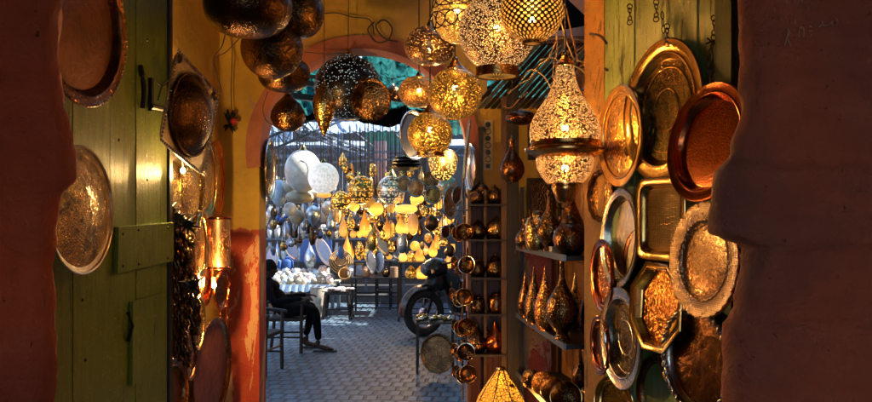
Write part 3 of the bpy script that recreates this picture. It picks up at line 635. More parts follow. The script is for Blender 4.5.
# ------------------------------------------------------------------ generic turned things
def norm(pts): return pts
PR = {
 'globe': [(math.sin(PI*i/20), .5-.5*math.cos(PI*i/20)) for i in range(21)],
 'saucer': [(math.sin(PI*i/20)**.75 if 0 < i < 20 else 0, .5-.5*math.cos(PI*i/20)) for i in range(21)],
 'drop': [(0,0),(.35,.01),(.7,.07),(.93,.18),(1,.28),(.93,.40),(.74,.52),(.5,.63),(.3,.74),(.17,.85),(.08,.94),(.03,1),(0,1)],
 'onion': [(0,0),(.4,.02),(.8,.14),(1,.34),(.95,.52),(.7,.7),(.35,.85),(.12,.95),(.05,1),(0,1)],
 'spindle': [(0,0),(.1,.03),(.35,.14),(.7,.32),(.94,.5),(1,.62),(.9,.76),(.62,.9),(.3,.97),(.15,1),(0,1)],
 'pear': [(0,0),(.45,0),(.5,.02),(.75,.08),(.96,.2),(1,.32),(.88,.46),(.6,.6),(.36,.72),(.24,.83),(.22,.93),(.3,.97),(.28,1),(0,1)],
 'bottle': [(0,0),(.5,0),(.45,.04),(.3,.07),(.6,.14),(.92,.24),(1,.34),(.88,.46),(.55,.57),(.28,.66),(.17,.76),(.13,.9),(.2,.94),(.1,1),(0,1)],
 'vase': [(0,0),(.5,0),(.5,.03),(.8,.2),(1,.45),(.95,.62),(.65,.8),(.45,.88),(.6,.97),(.62,1),(.5,1),(.4,.9),(0,.88)],
 'bowl': [(0,0),(.3,.0),(.6,.12),(.85,.4),(.98,.8),(1,1),(.96,1),(.82,.45),(.58,.2),(.3,.07),(0,.05)],
 'jar': [(0,0),(.8,0),(.95,.06),(1,.3),(1,.65),(.85,.8),(.55,.85),(.55,.92),(.62,.95),(.3,1),(0,1)],
 'oval': [(0,0),(.3,.01),(.62,.09),(.88,.25),(1,.48),(.93,.7),(.7,.88),(.35,.98),(.3,1),(0,1)],
 'shade': [(1,0),(.98,.03),(.5,.72),(.3,1)],
 'can': [(0,0),(1,0),(1,1),(0,1)],
 'stack': [(0,0),(.4,0),(1,.18),(.5,.2),(.55,.28),(.95,.4),(.5,.45),(.5,.5),(.85,.62),(.4,.68),(.4,.75),(.7,.86),(.2,.95),(.1,1),(0,1)],
 'teapot': [(0,0),(.6,0),(.65,.04),(.9,.15),(1,.35),(.9,.55),(.6,.68),(.42,.72),(.45,.76),(.3,.85),(.1,.9),(.12,.95),(.05,1),(0,1)],
}
def turned(name, label, cat, px, py, Y, w_, h_, prof, mat, group=None, cord=None, cap=None, tilt=(0,0), n=24, handle=False, mount='brass_smooth', rimring=None):
    """px,py: centre; w_,h_ in photo pixels at depth Y"""
    r = S(w_/2, Y); h = S(h_, Y); base = P(px, py+h_/2, Y)
    Rm = Matrix.Rotation(tilt[1], 4, 'Z') @ Matrix.Rotation(tilt[0], 4, 'X')
    mid = Matrix.Translation((0,0,h/2)) @ Rm @ Matrix.Translation((0,0,-h/2))
    mb = MB(); mb.lathe([(a*r, b*h) for a, b in PR[prof]], n, mid)
    parts = cord or cap or handle or rimring
    if not parts:
        o = mb.build(name, M[mat], None, 50, base); return tag(o, label, cat, group)
    root = thing(name, label, cat, base, (0,0,0), group); mb.build('body', M[mat], root, 50)
    if cap:
        m2 = MB(); m2.lathe([(r*cap*1.1,h*.93),(r*cap,h*.985),(r*cap*.6,h*1.05),(r*cap*.3,h*1.12),(0,h*1.13)], 14, mid); m2.build('cap', M[mount], root, 50)
    if rimring:
        m2 = MB(); m2.torus((0,0,h*rimring), r*1.0, r*.06, mid, 28, 6); m2.build('rim', M[mount], root, 60)
    if handle:
        m2 = MB(); m2.tube(curve([(r*.8,0,h*.3),(r*1.5,0,h*.4),(r*1.5,0,h*.65),(r*.5,0,h*.72)],5), r*.09, 6); m3 = MB(); m3.tube(curve([(-r*.85,0,h*.3),(-r*1.3,0,h*.45),(-r*1.45,0,h*.7)],5), [r*.14]*10+[r*.06], 6); m2.build('handle', M[mat], root, 60); m3.build('spout', M[mat], root, 60)
    if cord:
        m2 = MB(); m2.tube([(0,0,h*(1.1 if cap else .99)),(random.uniform(-.01,.01),0,cord-base.z)], .004 if Y > 7 else .0025, 5); m2.build('cord', M['wire'], root, 0)
    return root
M['bowl_glow'] = perforated('bowl_glow', 'dots', 60, .4, (.6,.4,.12), (1,.5,.10), .9, clear=.2)
# ------------------------------------------------------------------ lit pierced lanterns
def lantern(name, label, px, py, Y, w_, h_, prof, mat, e, top, capr=.28, base=None, band=None, rings=None, capmat='cap_brass', bulb=True, n=48, group=None, tilt=None, bulbz=.55):
    r = S(w_/2, Y); h = S(h_, Y); b = P(px, py+h_/2, Y)
    root = thing(name, label, 'lantern', b, (0,0,0) if not tilt else tilt, group)
    mb = MB(); pf = [(a*r, z*h) for a, z in PR[prof]]
    mb.lathe(pf, n); mb.build('shade', M[mat], root, 60)
    if capr:
        c = MB(); R0 = r*capr; c.lathe([(R0*1.15,h*.955),(R0*1.25,h*.965),(R0*1.0,h*1.0),(R0*.75,h*1.05),(R0*.45,h*1.12),(R0*.3,h*1.16),(R0*.36,h*1.18),(R0*.15,h*1.21),(0,h*1.215)], 24); c.build('cap', M[capmat], root, 50)
    k = MB(); k.tube([(0,0,h*(1.2 if capr else .99)),(0,0,top-b.z)], .004, 6)
    k.build('cord', M['wire'], root, 0)
    if base:
        w0, z0, z1 = base; c = MB(); c.lathe([(r*w0*.92,h*z1),(r*w0,h*z1-.002),(r*w0,h*z0),(r*w0*1.06,h*z0-.003),(r*w0*1.06,h*z0-.008),(r*w0*.9,h*z0-.008),(r*w0*.9,h*z1)], 40); c.build('base_ring', M[capmat], root, 40)
        c = MB(); c.lathe([(r*w0*.9,h*z0-.004),(0,h*z0-.012)], 32); c.build('bottom_grille', M['diamond_brass'], root, 40)
    if rings:
        c = MB()
        for (zr, cnt, rr) in rings:
            # overlapping wire loops laid round the shade
            import bisect
            rad = [a for a, z in pf]; zs = [z for a, z in pf]
            def ra(z):
                for i in range(len(zs)-1):
                    if zs[i] <= z <= zs[i+1] and zs[i+1] > zs[i]: return rad[i]+(rad[i+1]-rad[i])*(z-zs[i])/(zs[i+1]-zs[i])
                return rad[-1]
            for i in range(cnt):
                a0 = 2*PI*i/cnt; pts = []
                for t in range(20):
                    u = 2*PI*t/20; z = h*zr+rr*h*math.sin(u); R_ = ra(z)*1.02+.002; a = a0+1.25*PI/cnt*2*math.cos(u)*.8; pts.append((R_*math.cos(a), R_*math.sin(a), z))
                c.tube(pts, .0028, 5, True)
        c.build('wire_loops', M['dark_bronze'], root, 60)
    if bulb:
        c = MB(); rb = min(.013, r*.2); c.lathe([(rb*a, (z-.5)*2*rb) for a, z in PR['globe']], 12, Matrix.Translation((0,0,h*bulbz))); c.build('bulb', M['bulb'], root, 60)
        area_pt((0,0,h*bulbz), e, r=rb*1.05, parent=root)
        root.children[-1].visible_glossy = True
    return root
NL = 'pierced brass lanterns hung under the passage ceiling'
CT = 3.35
lantern('hanging_lantern', 'big pierced brass globe lantern with a round base ring hanging under it', 497, 32, 3.3, 77, 78, 'globe', 'web_brass', 9, CT, .2, base=(.55,-.05,.05), group=NL)
lantern('hanging_lantern', 'dark brass lantern with a glowing diamond lattice bottom, top cut by the frame', 532, 4, 3.0, 64, 76, 'onion', 'diamond_brass', 7, CT, .25, base=(.3,-.0,.03), group=NL, bulbz=.3)
lantern('hanging_lantern', 'round star pierced brass globe under a conical cap, in the middle of the cluster', 455, 94, 3.6, 54, 52, 'globe', 'dots_brass', 6, CT, .34, group=NL, bulbz=.62)
lantern('hanging_lantern', 'smaller round star pierced globe with a flat rim at its foot, lowest of the cluster', 430, 134, 4.0, 45, 44, 'globe', 'dots_brass', 5, CT, .34, base=(.62,.03,.09), group=NL, bulbz=.6)
lantern('hanging_lantern', 'glowing lantern wrapped in overlapping wire loops at the top edge', 457, 14, 3.5, 50, 58, 'oval', 'lined_glow', 4, CT, .25, rings=((.35,12,.13),(.68,12,.12)), group=NL, bulb=True)
lantern('hanging_lantern', 'flattened purple brown pierced lantern left of the wire loop one', 430, 46, 3.9, 51, 38, 'saucer', 'saucer_brass', 5, CT, .2, group=NL, bulbz=.4)
lantern('hanging_lantern', 'flattened copper mesh lantern just left of the conical capped globe', 419, 92, 4.4, 41, 31, 'saucer', 'fine_brass', 4, CT, .2, group=NL)
# teardrop lantern
tl = thing('teardrop_lantern', 'large filigree teardrop lantern with a wide copper band and smaller bowl below', 'lantern', P(565,200,3.0))
u = lambda n_: S(n_, 3.0)
zz = lambda py: S(200-py, 3.0)
mb = MB(); mb.lathe([(u(x), zz(y)) for x, y in ((33,144),(35,138),(35.5,131),(34,123),(30,114),(24,105),(18,97),(14,89),(11,80),(9.5,72),(9,66))], 56); mb.build('shade', M['swirl_brass'], tl, 60)
mb = MB(); mb.lathe([(u(x), zz(y)) for x, y in ((18,183),(24,176),(28,168),(29,161),(28,156))], 48); mb.build('lower_bowl', M['swirl_brass'], tl, 60)
mb = MB(); mb.lathe([(u(x), zz(y)) for x, y in ((28,158),(30,157),(38,153),(40,151),(40,149),(36,147.5),(34.5,145),(35,141),(33.5,140.5),(32,142),(28,158))], 56); mb.build('band', M['cap_brass'], tl, 40)
mb = MB(); mb.lathe([(u(x), zz(y)) for x, y in ((0,203),(6,203),(9,200),(10,196),(13,190),(13.5,187),(13,185),(16,184),(16.5,181),(18,182),(18,184),(0,186))], 32); mb.build('foot_cup', M['cap_brass'], tl, 40)
mb = MB(); mb.lathe([(u(x), zz(y)) for x, y in ((9,66),(10,64),(7,61),(4,58),(3,54),(4,52),(0,50))], 24); mb.build('cap', M['cap_brass'], tl, 50)
mb = MB(); mb.tube([(0,0,zz(51)),(.005,0,CT-tl.location.z)], .004, 6); mb.build('cord', M['wire'], tl)
for pz, e in ((128,8),(168,4)):
    mb = MB(); mb.lathe([(.013*a, (z-.5)*.026) for a, z in PR['globe']], 12, Matrix.Translation((0,0,zz(pz)))); mb.build('bulb', M['bulb'], tl, 60); area_pt((0,0,zz(pz)), e, r=.0137, parent=tl)
# shallow lit bowl
bl = turned('bowl_lamp', 'shallow glowing bowl lamp tipped toward the viewer below the cluster', 'lamp', 443, 168, 5.7, 30, 24, 'bowl', 'bowl_glow', cord=2.6, tilt=(R(-35),0), n=32, rimring=1.0)
# ribbed hide lamp at the bottom
hl = thing('ribbed_lamp', 'lit ribbed amber lamp with dark seams standing below the pot rack', 'lamp', P(501,440,4.2))
hz_ = lambda py: S(440-py, 4.2)
prof = [(u_, hz_(y)) for u_, y in ((S(4.5,4.2),369),(S(9,4.2),376),(S(17,4.2),387),(S(24,4.2),398),(S(29,4.2),412),(S(28,4.2),425),(S(16,4.2),438),(S(14,4.2),440))]
eccf = lambda a: 1-.06*abs(math.cos(a*4))
mb = MB(); mb.lathe(prof, 64, None, eccf); mb.build('shade', M['hide'], hl, 30)
for i in range(8):
    a = 2*PI*(i+.5)/8; tw = .25; mb = MB()
    mb.tube([(x*math.cos(a)*.985, x*math.sin(a)*.985, z) for x, z in prof], .0035, 5); mb.build('rib', M['wire'], hl, 60)
mb = MB(); mb.lathe([(0,hz_(366)),(S(4,4.2),hz_(367)),(S(5,4.2),hz_(369)),(S(4.5,4.2),hz_(371))], 20); mb.build('cap', M['brass_smooth'], hl)
area_pt((0,0,hz_(402)), 3, r=.03, parent=hl)
# rough stool that carries it
st = thing('stool', 'low wooden stool carrying the ribbed amber lamp', 'stool', P(501,440,4.2))
zt = st.location.z
st.location.z = 0
mb = MB(); mb.lathe([(0,zt-.03),(.15,zt-.03),(.155,zt-.015),(.15,zt-.001),(0,zt-.001)], 28); mb.build('seat', M['brown_wood'], st, 30)
for i in range(3):
    a = 2*PI*i/3+.4; mb = MB(); mb.bar((.16*math.cos(a),.16*math.sin(a),0), (.1*math.cos(a),.1*math.sin(a),zt-.03), .03); mb.build('leg', M['brown_wood'], st, 0)

# unlit bronze bowls and globes hung at the upper left
BG = 'unlit bronze vessels hung before the arch'
def hung(label, px, py, Y, w_, h_, prof, mat, name='hanging_lantern', cat='lantern', **k):
    return turned(name, label, cat, px, py, Y, w_, h_, prof, mat, BG, cord=CT, n=48, **k)
hung('widest dark bronze flattened lantern, cut by the top edge at the left', 248, 6, 3.3, 88, 62, 'saucer', 'dark_bronze', cap=.2)
hung('speckled bronze lantern behind the widest dark one, at the top edge', 298, 13, 3.8, 52, 50, 'saucer', 'bronze', cap=.2)
hung('round hammered brass globe directly below the widest dark lantern', 272, 49, 3.75, 62, 60, 'globe', 'bronze', cap=.2)
hung('darker bowl shaped lantern peeking out below the hammered globe', 284, 74, 4.05, 52, 36, 'saucer', 'dark_bronze', cap=.2)
hung('small onion shaped hammered lantern against the side of the arch', 288, 112, 4.5, 35, 40, 'onion', 'bronze', cap=.2)
hung('slender gold spindle lantern pointed at its foot, under the arch', 324, 111, 4.4, 23, 52, 'spindle', 'old_brass', cap=.2)
hung('wide black pierced dome lantern under the crown of the arch', 348, 88, 4.9, 68, 64, 'oval', 'dots_dark', cap=.2)
plate('hanging_dish', 'round copper brown dish facing the viewer before the black dome', 'dish', 370, 100, 4.6, 21.5, .97, 1, -.15, 0, 'bronze', 'bronze', .06, .04, dome=.16)
hung('small dim copper lantern between the facing dish and the star pierced globe', 393, 93, 5.6, 16, 16, 'globe', 'dark_bronze', cap=.2)
# hooks and wires
wt = 'wires'
def wire_thing(label, pts, r=.003, mat='wire', name='wire', k=7):
    mb = MB(); mb.tube(curve(pts, k), r, 5); return tag(mb.build(name, M[mat], None, 60), label, 'wire', wt)
yA = 4.97
wire_thing('long thin cable crossing the ochre wall above the arch', [P(300,12,yA),P(318,14,yA),P(336,13,yA),P(352,17,yA),P(370,20,yA),P(374,34,yA)], .004)
wire_thing('looped cable end hanging above the crown of the arch', [P(374,22,yA),P(368,30,yA),P(376,42,yA),P(388,40,yA),P(392,28,yA),P(384,20,yA),P(376,26,yA),P(384,38,yA),P(398,42,yA)], .005)
wire_thing('thin vertical wire hanging down the ochre wall left of the arch', [P(232,28,4.9),P(232,60,4.9),P(231,96,4.9),P(233,120,4.9)], .003)
wire_thing('forked dry twig wire below the widest dark lantern', [P(226,30,4.5),P(222,46,4.5),P(214,58,4.5),P(216,72,4.5),P(222,92,4.5)], .004)
wire_thing('crossing dry twig wire below the widest dark lantern', [P(244,34,4.5),P(236,42,4.5),P(226,52,4.5),P(214,58,4.5)], .003)
wire_thing('curved wire beside the small onion lantern', [P(268,92,4.8),P(263,108,4.8),P(266,120,4.8),P(274,126,4.8)], .003)
wire_thing('thin straight wire running from the upper bowls toward the arch', [P(304,52,4.9),P(330,54,4.9),P(352,52,4.9)], .003)
wire_thing('black cable drooping from the orange edge to the pale green door', [P(590,34,3.05),P(600,36,3.0),P(607,44,3.0)], .005)
wire_thing('thick black cable curling beside the teardrop lantern crown', [P(594,36,3.2),P(590,50,3.2),P(596,62,3.2),P(607,70,3.0)], .006)
wire_thing('black cable running flat from the tarpaulin to the pale green door', [P(545,40,3.4),P(568,38,3.3),P(590,42,3.2),P(605,38,3.1)], .004)
tw = [[(556,30),(557,50),(553,72),(556,92)],[(566,8),(572,36),(578,62)],[(560,18),(566,40),(574,60)],[(556,42),(548,58),(538,66),(530,78),(520,84),(508,94)],[(575,52),(584,46),(592,42),(598,40)],[(576,60),(590,66),(588,80),(596,92)],[(553,92),(543,76),(530,70),(522,80)],[(582,62),(596,54),(600,66)],[(560,62),(551,58),(540,60)],[(570,64),(584,72),(590,88)],[(528,92),(518,100),(510,108),(502,106)],[(600,86),(592,96),(602,110),(596,124),(603,138)],[(590,92),(600,100),(594,118),(600,130)]]
tws = ['hanging straight down left of the teardrop cap','long and slanting above the teardrop cap','short and slanting beside the long one above the teardrop cap','sweeping low left under the slatted roof','stretching right from the teardrop cap','dropping right of the teardrop cap','forming a bend under the slatted roof','tiny and kinked by the orange edge','short and arching left of the teardrop cap','looping right below the iron scroll','lowest left, under the slatted roof end','zigzagging down the orange edge','inner zigzag beside the orange edge']
for t_, (q, l_) in enumerate(zip(tw, tws)):
    wire_thing('dry twig like wire '+l_, [P(x,y,3.2+.012*i) for i, (x, y) in enumerate(q)], .0035, 'pale_wire' if t_ % 3 != 1 else 'rope')
sc_ = thing('iron_scroll', 'curled iron scroll bracket beside the crown of the teardrop lantern', 'bracket', (0,0,0))
def spiral(px, py, r0, r1, turns, Y, a0=0, sgn=1):
    return [P(px+(r0+(r1-r0)*i/30)*math.cos(a0+sgn*turns*2*PI*i/30), py+(r0+(r1-r0)*i/30)*math.sin(a0+sgn*turns*2*PI*i/30), Y) for i in range(31)]
for q in ((591,81,1,6,1.6,0,1),(583,70,1,5,1.3,2,-1),(596,67,1,4,1.2,1,1)):
    mb = MB(); mb.tube(spiral(q[0],q[1],q[2],q[3],q[4],3.25,q[5],q[6]), .0045, 6); mb.build('curl', M['wire'], sc_, 60)
mb = MB(); mb.tube(curve([P(585,74,3.25),P(592,80,3.26),P(598,92,3.27),P(594,104,3.27)],6), .005, 6); mb.build('stem', M['wire'], sc_, 60)
turned('hanging_lantern', 'small dim copper bell lamp just right of the teardrop crown', 'lantern', 586, 93, 3.4, 16, 15, 'onion', 'dull_copper', cord=CT)
# flower ornament left of arch
fo = thing('flower_ornament', 'small dark sprig with one red bead on the ochre wall left of the arch', 'ornament', P(230,125,4.9))
mb = MB()
for i in range(12):
    a = random.uniform(0, 2*PI); mb.tube([(0,0,0),(.03*math.cos(a),-.01,.05*math.sin(a)+.02),(.05*math.cos(a),0,.08*math.sin(a)+.02)], [.005,.009,.002], 5)
mb.build('leaves', M['black_metal'], fo)
mb = MB(); mb.lathe([(.022*a, (z-.5)*.04) for a, z in PR['globe']], 12, Matrix.Translation((.03,-.02,.02))); mb.build('bead', simple('red_bead', (.5,.02,.02), .4), fo)
# wall lamps on the left
wl = thing('wall_lamp', 'lit pierced brass drum lamp on the side wall beside the red dado', 'lamp', P(219,268,4.45))
r_ = S(11,4.45); h_ = S(50,4.45)
mb = MB(); mb.lathe([(r_*.85,0),(r_,.01),(r_*1.02,h_*.5),(r_*.95,h_)], 28); mb.build('shade', M['saucer_brass'], wl, 60)
mb = MB(); mb.torus((0,0,0), r_*.95, .008); mb.torus((0,0,h_), r_, .009); mb.build('rims', M['copper_rim'], wl, 60)
area_pt((0,0,h_*.4), .25, (1,.42,.12), r=.02, parent=wl); area_pt((.03,-.12,-.06), .7, (1,.42,.12), r=.02, parent=wl)
wl2 = thing('wall_lamp', 'bare glowing bulb on a wire below the pierced drum lamp', 'bulb', P(214,292,4.2))
mb = MB(); mb.lathe([(.011*a, z*.03+.02) for a, z in PR['globe']], 16); mb.build('bulb', M['bulb'], wl2, 60)
mb = MB(); mb.lathe([(0,.05),(.014,.048),(.014,.08),(0,.082)], 12); mb.tube([(0,0,.08),(-.05,.05,.3)], .003, 5); mb.build('socket', M['wire'], wl2, 60)
area_pt((.0,-.05,.02), 1.2, (1,.5,.16), r=.02, parent=wl2)
wl3 = thing('wall_lamp', 'glowing bulb behind the square dish lighting the yellow patch of wall', 'bulb', P(183,178,3.56))
mb = MB(); mb.lathe([(.010*a, z*.025+.02) for a, z in PR['globe']], 16); mb.build('bulb', M['bulb'], wl3, 60)
mb = MB(); mb.tube([(0,0,.045),(-.02,.03,.3)], .003, 5); mb.build('cord', M['wire'], wl3, 60)
area_pt((-.01,-.03,.02), 2.2, (1,.6,.2), r=.02, parent=wl3)
plate('dish', 'small oval copper dish hanging right of the bare bulb', 'dish', 222, 290, 4.5, 19, .4, -1, 0, 0, 'copper_rim', 'bronze', .15, .1)
# tangled iron ornament with spikes
tg = thing('iron_ornament', 'tangled black twisted iron ornament with spiky thorns beside the olive door', 'ornament', P(175,395,3.6))
def lp(x, y, Y=3.6): return P(x, y, Y)-tg.location
for i in range(11):
    x0_ = 167+i*2.6; mb = MB(); pts = [lp(x0_+3*math.sin(j*.9+i)+j*.5, 214+i*3+j*15, 3.55+.03*math.sin(j+i*2)) for j in range(10-(i > 6)*3)]
    cp = curve(pts, 5); mb.tube(cp, [.011+.005*math.sin(k*1.3) for k in range(len(cp))], 7)
    mb.build('twisted_strand', M['bronze'] if i > 5 else M['dark_bronze'], tg, 60)
for cx_, cy_ in ((170,212),(188,226),(192,286),(178,220)):
    mb = MB()
    for i in range(9):
        a = 2*PI*i/9+cx_; L_ = random.uniform(8,15); mb.tube([lp(cx_,cy_,3.5), lp(cx_+L_*.5*math.cos(a), cy_+L_*.5*math.sin(a)-1, 3.48), lp(cx_+L_*math.cos(a), cy_+L_*.9*math.sin(a), 3.5)], [.010,.007,.001], 6)
    mb.build('thorn_cluster', M['black_metal'], tg, 60)
mb = MB(); a = P(160,215,3.62); mb.box((a.x-.01,3.6,.02), (a.x+.02,3.64,1.62)); 
tag(mb.build('dark_board', M['brown_wood'], None, 0), 'dark brown upright board behind the tangled iron ornament', 'board')

# paper strip with round emblems on the wall behind the bottles
ps = thing('paper_strip', 'vertical pale paper strip printed with a column of dark circles', 'poster', P(488,170,4.985))
mb = MB(); mb.box((-S(4.5,4.98),0,0), (S(4.5,4.98),.004,S(50,4.98))); mb.build('paper', simple('paper', (.62,.5,.3), .8), ps, 0)
for i, (kind) in enumerate('s o d o d o d'.split()):
    mb = MB(); z = S(4+i*6.9, 4.98); Mt = Matrix.Translation((0,-.0015,z)) @ Matrix.Rotation(R(90), 4, 'X'); rr = S(2.7,4.98)
    if kind == 's': mb.box((-rr*.8,-.003,z-rr*.8), (rr*.8,-.001,z+rr*.8))
    elif kind == 'o': mb.torus((0,0,0), rr, rr*.16, Mt, 20, 4)
    else: mb.lathe([(0,.0),(rr,.0),(rr,.0015),(0,.0015)], 20, Mt)
    mb.build('emblem', M['black_metal'], ps, 30)
mb = MB(); mb.box((0,0,0),(.045,.05,.02)); mb.box((.006,-.004,-.32),(.03,.02,-.0)); tag(mb.build('clamp_tool', M['black_metal'], None, 0, P(478,130,4.95)), 'narrow black rod hanging beside the paper strip', 'rod')

# pear shaped dark lamp and mushroom lamp
turned('hanging_lamp', 'dark pear shaped copper vessel hanging before the dark post', 'lamp', 512, 161, 4.55, 25, 42, 'pear', 'dull_copper', cord=2.75, cap=.2, n=32)
turned('hanging_lamp', 'mushroom topped copper lid hanging above the dark pear vessel', 'lamp', 521, 118, 4.3, 31, 14, 'saucer', 'dull_copper', cord=2.75, cap=.3, n=32)
plate('platter', 'tall silver platter seen edge on near the bowl lamp', 'platter', 470, 168, 4.9, 25, .22, 1, 0, 0, 'silver', 'silver', .1, .04, dome=.1)
plate('platter', 'wide dark dish hanging behind the lowest star pierced globe', 'dish', 414, 135, 5.4, 25, .55, -1, 0, 0, 'silver', 'black_metal', .06, .1)

# ------------------------------------------------------------------ pot rack against the arch wall
rk = thing('pot_rack', 'tall red brown wooden rack of five thin shelves at the end of the passage', 'rack', (P(470,300,4.93).x, 4.93, 0))
ox = rk.location.x; X_ = lambda px: (px-CX)/FPX*4.93-ox
mb = MB(); mb.box((X_(468),.01,0), (X_(506),.05,zof(196,4.93))); mb.build('back_panel', M['red_wood'], rk, 0)
for px_ in (468.5, 484, 503):
    mb = MB(); mb.box((X_(px_)-.008,-.12,0), (X_(px_)+.008,-.002,zof(190,4.93))); mb.build('upright', M['black_wood'] if px_ > 500 else M['brown_wood'], rk, 0)
SH = (204, 239, 277, 313, 353)
for sy in SH:
    mb = MB(); z = zof(sy, 4.8); mb.box((X_(467),-.19,z-.012), (X_(508),.008,z)); mb.build('shelf', M['black_wood'], rk, 0)
RG = 'copper pots on the red brown rack'
ords = ['top','second','third','fourth','lowest']
for i, sy in enumerate(SH):
    for j, (px_, w_, h_) in enumerate(((477,16,17),(495,18,20),(487,11,14))):
        w2 = (w_+(-2,1,0,-3,3)[i])*1.12; h2 = (h_+(-3,0,1,-2,9)[i])*1.15 ; kind = ('teapot','onion','teapot','jar','drop')[i]
        turned('copper_pot', ('round copper pot','wider brass pot','small middle pot')[j]+' on the '+ords[i]+' shelf of the red brown rack', 'pot', px_+(i % 2), sy-h2/2, 4.82+(j == 2)*.06, w2, h2, kind, ('copper','bronze','old_brass','bronze','dull_copper')[(i+j) % 5] if not (j == 0 and i % 2 == 0) else 'bronze', RG, n=20, handle=(i % 2 == 0))
turned('copper_pot', 'dark pot on top of the red brown rack', 'pot', 481, 187, 4.86, 15, 15, 'teapot', 'dull_copper', RG, n=20)
# hanging ladles / pans left of the rack
def pan(label, px, py, Y, r_px, rot, mat, rimmat='silver'):
    c = P(px, py, Y); r = S(r_px, Y)
    root = thing('hanging_pan', label, 'pan', c, (R(90)+random.uniform(-.25,.25), 0, rot), 'copper pans strung beside the pot rack')
    mb = MB(); mb.lathe([(r,0),(r*.93,-r*.12),(r*.75,-r*.32),(r*.35,-r*.48),(0,-r*.5)], 24); mb.lathe([(0,-r*.44),(r*.4,-r*.42),(r*.78,-r*.25),(r*.96,.0)], 24); mb.build('pan_bowl', M[mat], root, 50)
    mb = MB(); mb.torus((0,0,0), r*.98, r*.055, None, 24, 5); mb.build('rim', M[rimmat], root, 60)
    mb = MB(); mb.tube([(0,r*.95,0),(0,r*1.5,.004),(0,r*1.9,0)], r*.09, 5); mb.build('handle', M[mat], root, 60)
    return root
rows = [(232,0),(265,1),(297,2),(327,3),(352,4),(374,5)]
rn = ['top','second','third','fourth','fifth','lowest']
pan_k = 0
for (y, k) in rows:
    for j, (dx_, dy_, rr) in enumerate(((-5,-2,7),(1,2,8),(6.5,0,9))):
        Y = 5.0-.12*j+.0
        pan(('left rimmed pan','middle rimmed pan','right and nearest rimmed pan')[j]+' of the '+rn[k]+' cluster strung beside the rack', 458+dx_+(k % 2)*2+(k > 3)*1.5, y+dy_, Y, rr, (-.9,-.55,-.25)[j]+random.uniform(-.2,.2), ('dark_bronze','dull_copper','bronze')[(j+k) % 3], ('silver','old_brass','copper_rim')[(j+k) % 3])
mb = MB(); mb.tube([P(463,176,4.9),P(464,260,4.9),P(462,330,4.9),P(463,400,4.9)], .006, 6)
tag(mb.build('hanging_rope', M['rope'], None, 60), 'rope on which the rimmed pans are strung beside the rack', 'rope')
mb = MB(); mb.tube(curve([P(470,120,4.9),P(466,150,4.9),P(464,178,4.9)],6), .01, 6); mb.tube([P(464,178,4.9),P(461,200,4.88),P(449,211,4.86),P(470,210,4.86)], .006, 6)
tag(mb.build('hook_rail', M['steel_edge'], None, 30), 'pale metal hook rail above the strung pans', 'rail')

# ------------------------------------------------------------------ bottle shelves in the niche
ns = thing('bottle_shelves', 'three tier metal shelf unit holding copper bottles and shields', 'shelf unit', (0,0,0))
nx = lambda Y: .860-.0888*Y
tiers = [(zof(254,3.6)), (zof(338,3.6)), (zof(411,3.6))]
for z in tiers:
    mb = MB(); prism(mb, [(nx(3.42),3.42),(nx(4.5),4.5),(nx(4.5)+.24,4.5),(nx(3.42)+.30,3.42)], z-.02, z); mb.build('shelf', M['black_metal'], ns, 0)
    mb = MB(); prism(mb, [(nx(3.42)-.012,3.41),(nx(4.5)-.012,4.5),(nx(4.5)-.001,4.5),(nx(3.42)-.001,3.41)], z-.022, z+.006); mb.build('painted_skylit_edge', M['steel_edge'], ns, 0)  # paler bluish strip paints sky light onto the shelf's front edge
for (x, y) in ((nx(4.48)+.01,4.47),(nx(4.48)+.22,4.47),(nx(3.45)+.27,3.45)):
    mb = MB(); mb.box((x,y,0), (x+.02,y+.02,1.75)); mb.build('upright', M['black_metal'], ns, 0)
def ont(label, name, cat, px, py_c, Y, w_, h_, prof, mat, tier, **k):
    """stand a turned vessel on a tier; py_c only sets its column"""
    o = turned(name, label, cat, px, py_c, Y, w_, h_, prof, mat, 'vessels on the bottle shelves', **k); o.location.z = tiers[tier]+.0005; return o
ont('small round copper flask, farthest on the top bottle shelf', 'flask', 'flask', 525, 230, 4.1, 20, 30, 'pear', 'bronze', 0)
ont('pale brass round flask, third along the top bottle shelf', 'flask', 'flask', 537, 225, 3.95, 24, 40, 'jar', 'old_brass', 0)
ont('narrow necked copper jug rising above its neighbours on the top bottle shelf', 'jug', 'jug', 549, 210, 3.8, 26, 62, 'bottle', 'bronze', 0, handle=True)
ont('tall long necked copper jug behind the round black flask', 'jug', 'jug', 571, 200, 3.75, 28, 66, 'pear', 'dull_copper', 0)
ont('biggest round dark flask, nearest on the top bottle shelf', 'flask', 'flask', 570, 230, 3.5, 35, 44, 'teapot', 'dark_bronze', 0, handle=False)
ont('dark globe flask at the near right end of the top bottle shelf', 'flask', 'flask', 596, 230, 3.55, 20, 40, 'jar', 'dark_bronze', 0)
ont('small brass pot squeezed behind the copper jug on the top bottle shelf', 'pot', 'pot', 560, 230, 4.0, 20, 34, 'teapot', 'old_brass', 0)
ont('tiny dark pot at the back of the top bottle shelf', 'pot', 'pot', 543, 230, 4.3, 15, 22, 'jar', 'dark_bronze', 0)
ont('small brass drop bottle behind the largest footed one', 'bottle', 'bottle', 575, 300, 3.85, 20, 58, 'drop', 'old_brass', 1)
ont('short round pot behind the glossy drop bottle', 'pot', 'pot', 553, 300, 4.15, 18, 30, 'teapot', 'bronze', 1)
ont('tall dark bottle at the back of the lowest bottle shelf', 'bottle', 'bottle', 580, 370, 3.8, 18, 60, 'bottle', 'dark_bronze', 2)
ont('squat pot at the back of the lowest bottle shelf', 'pot', 'pot', 590, 370, 3.6, 26, 34, 'teapot', 'bronze', 2)
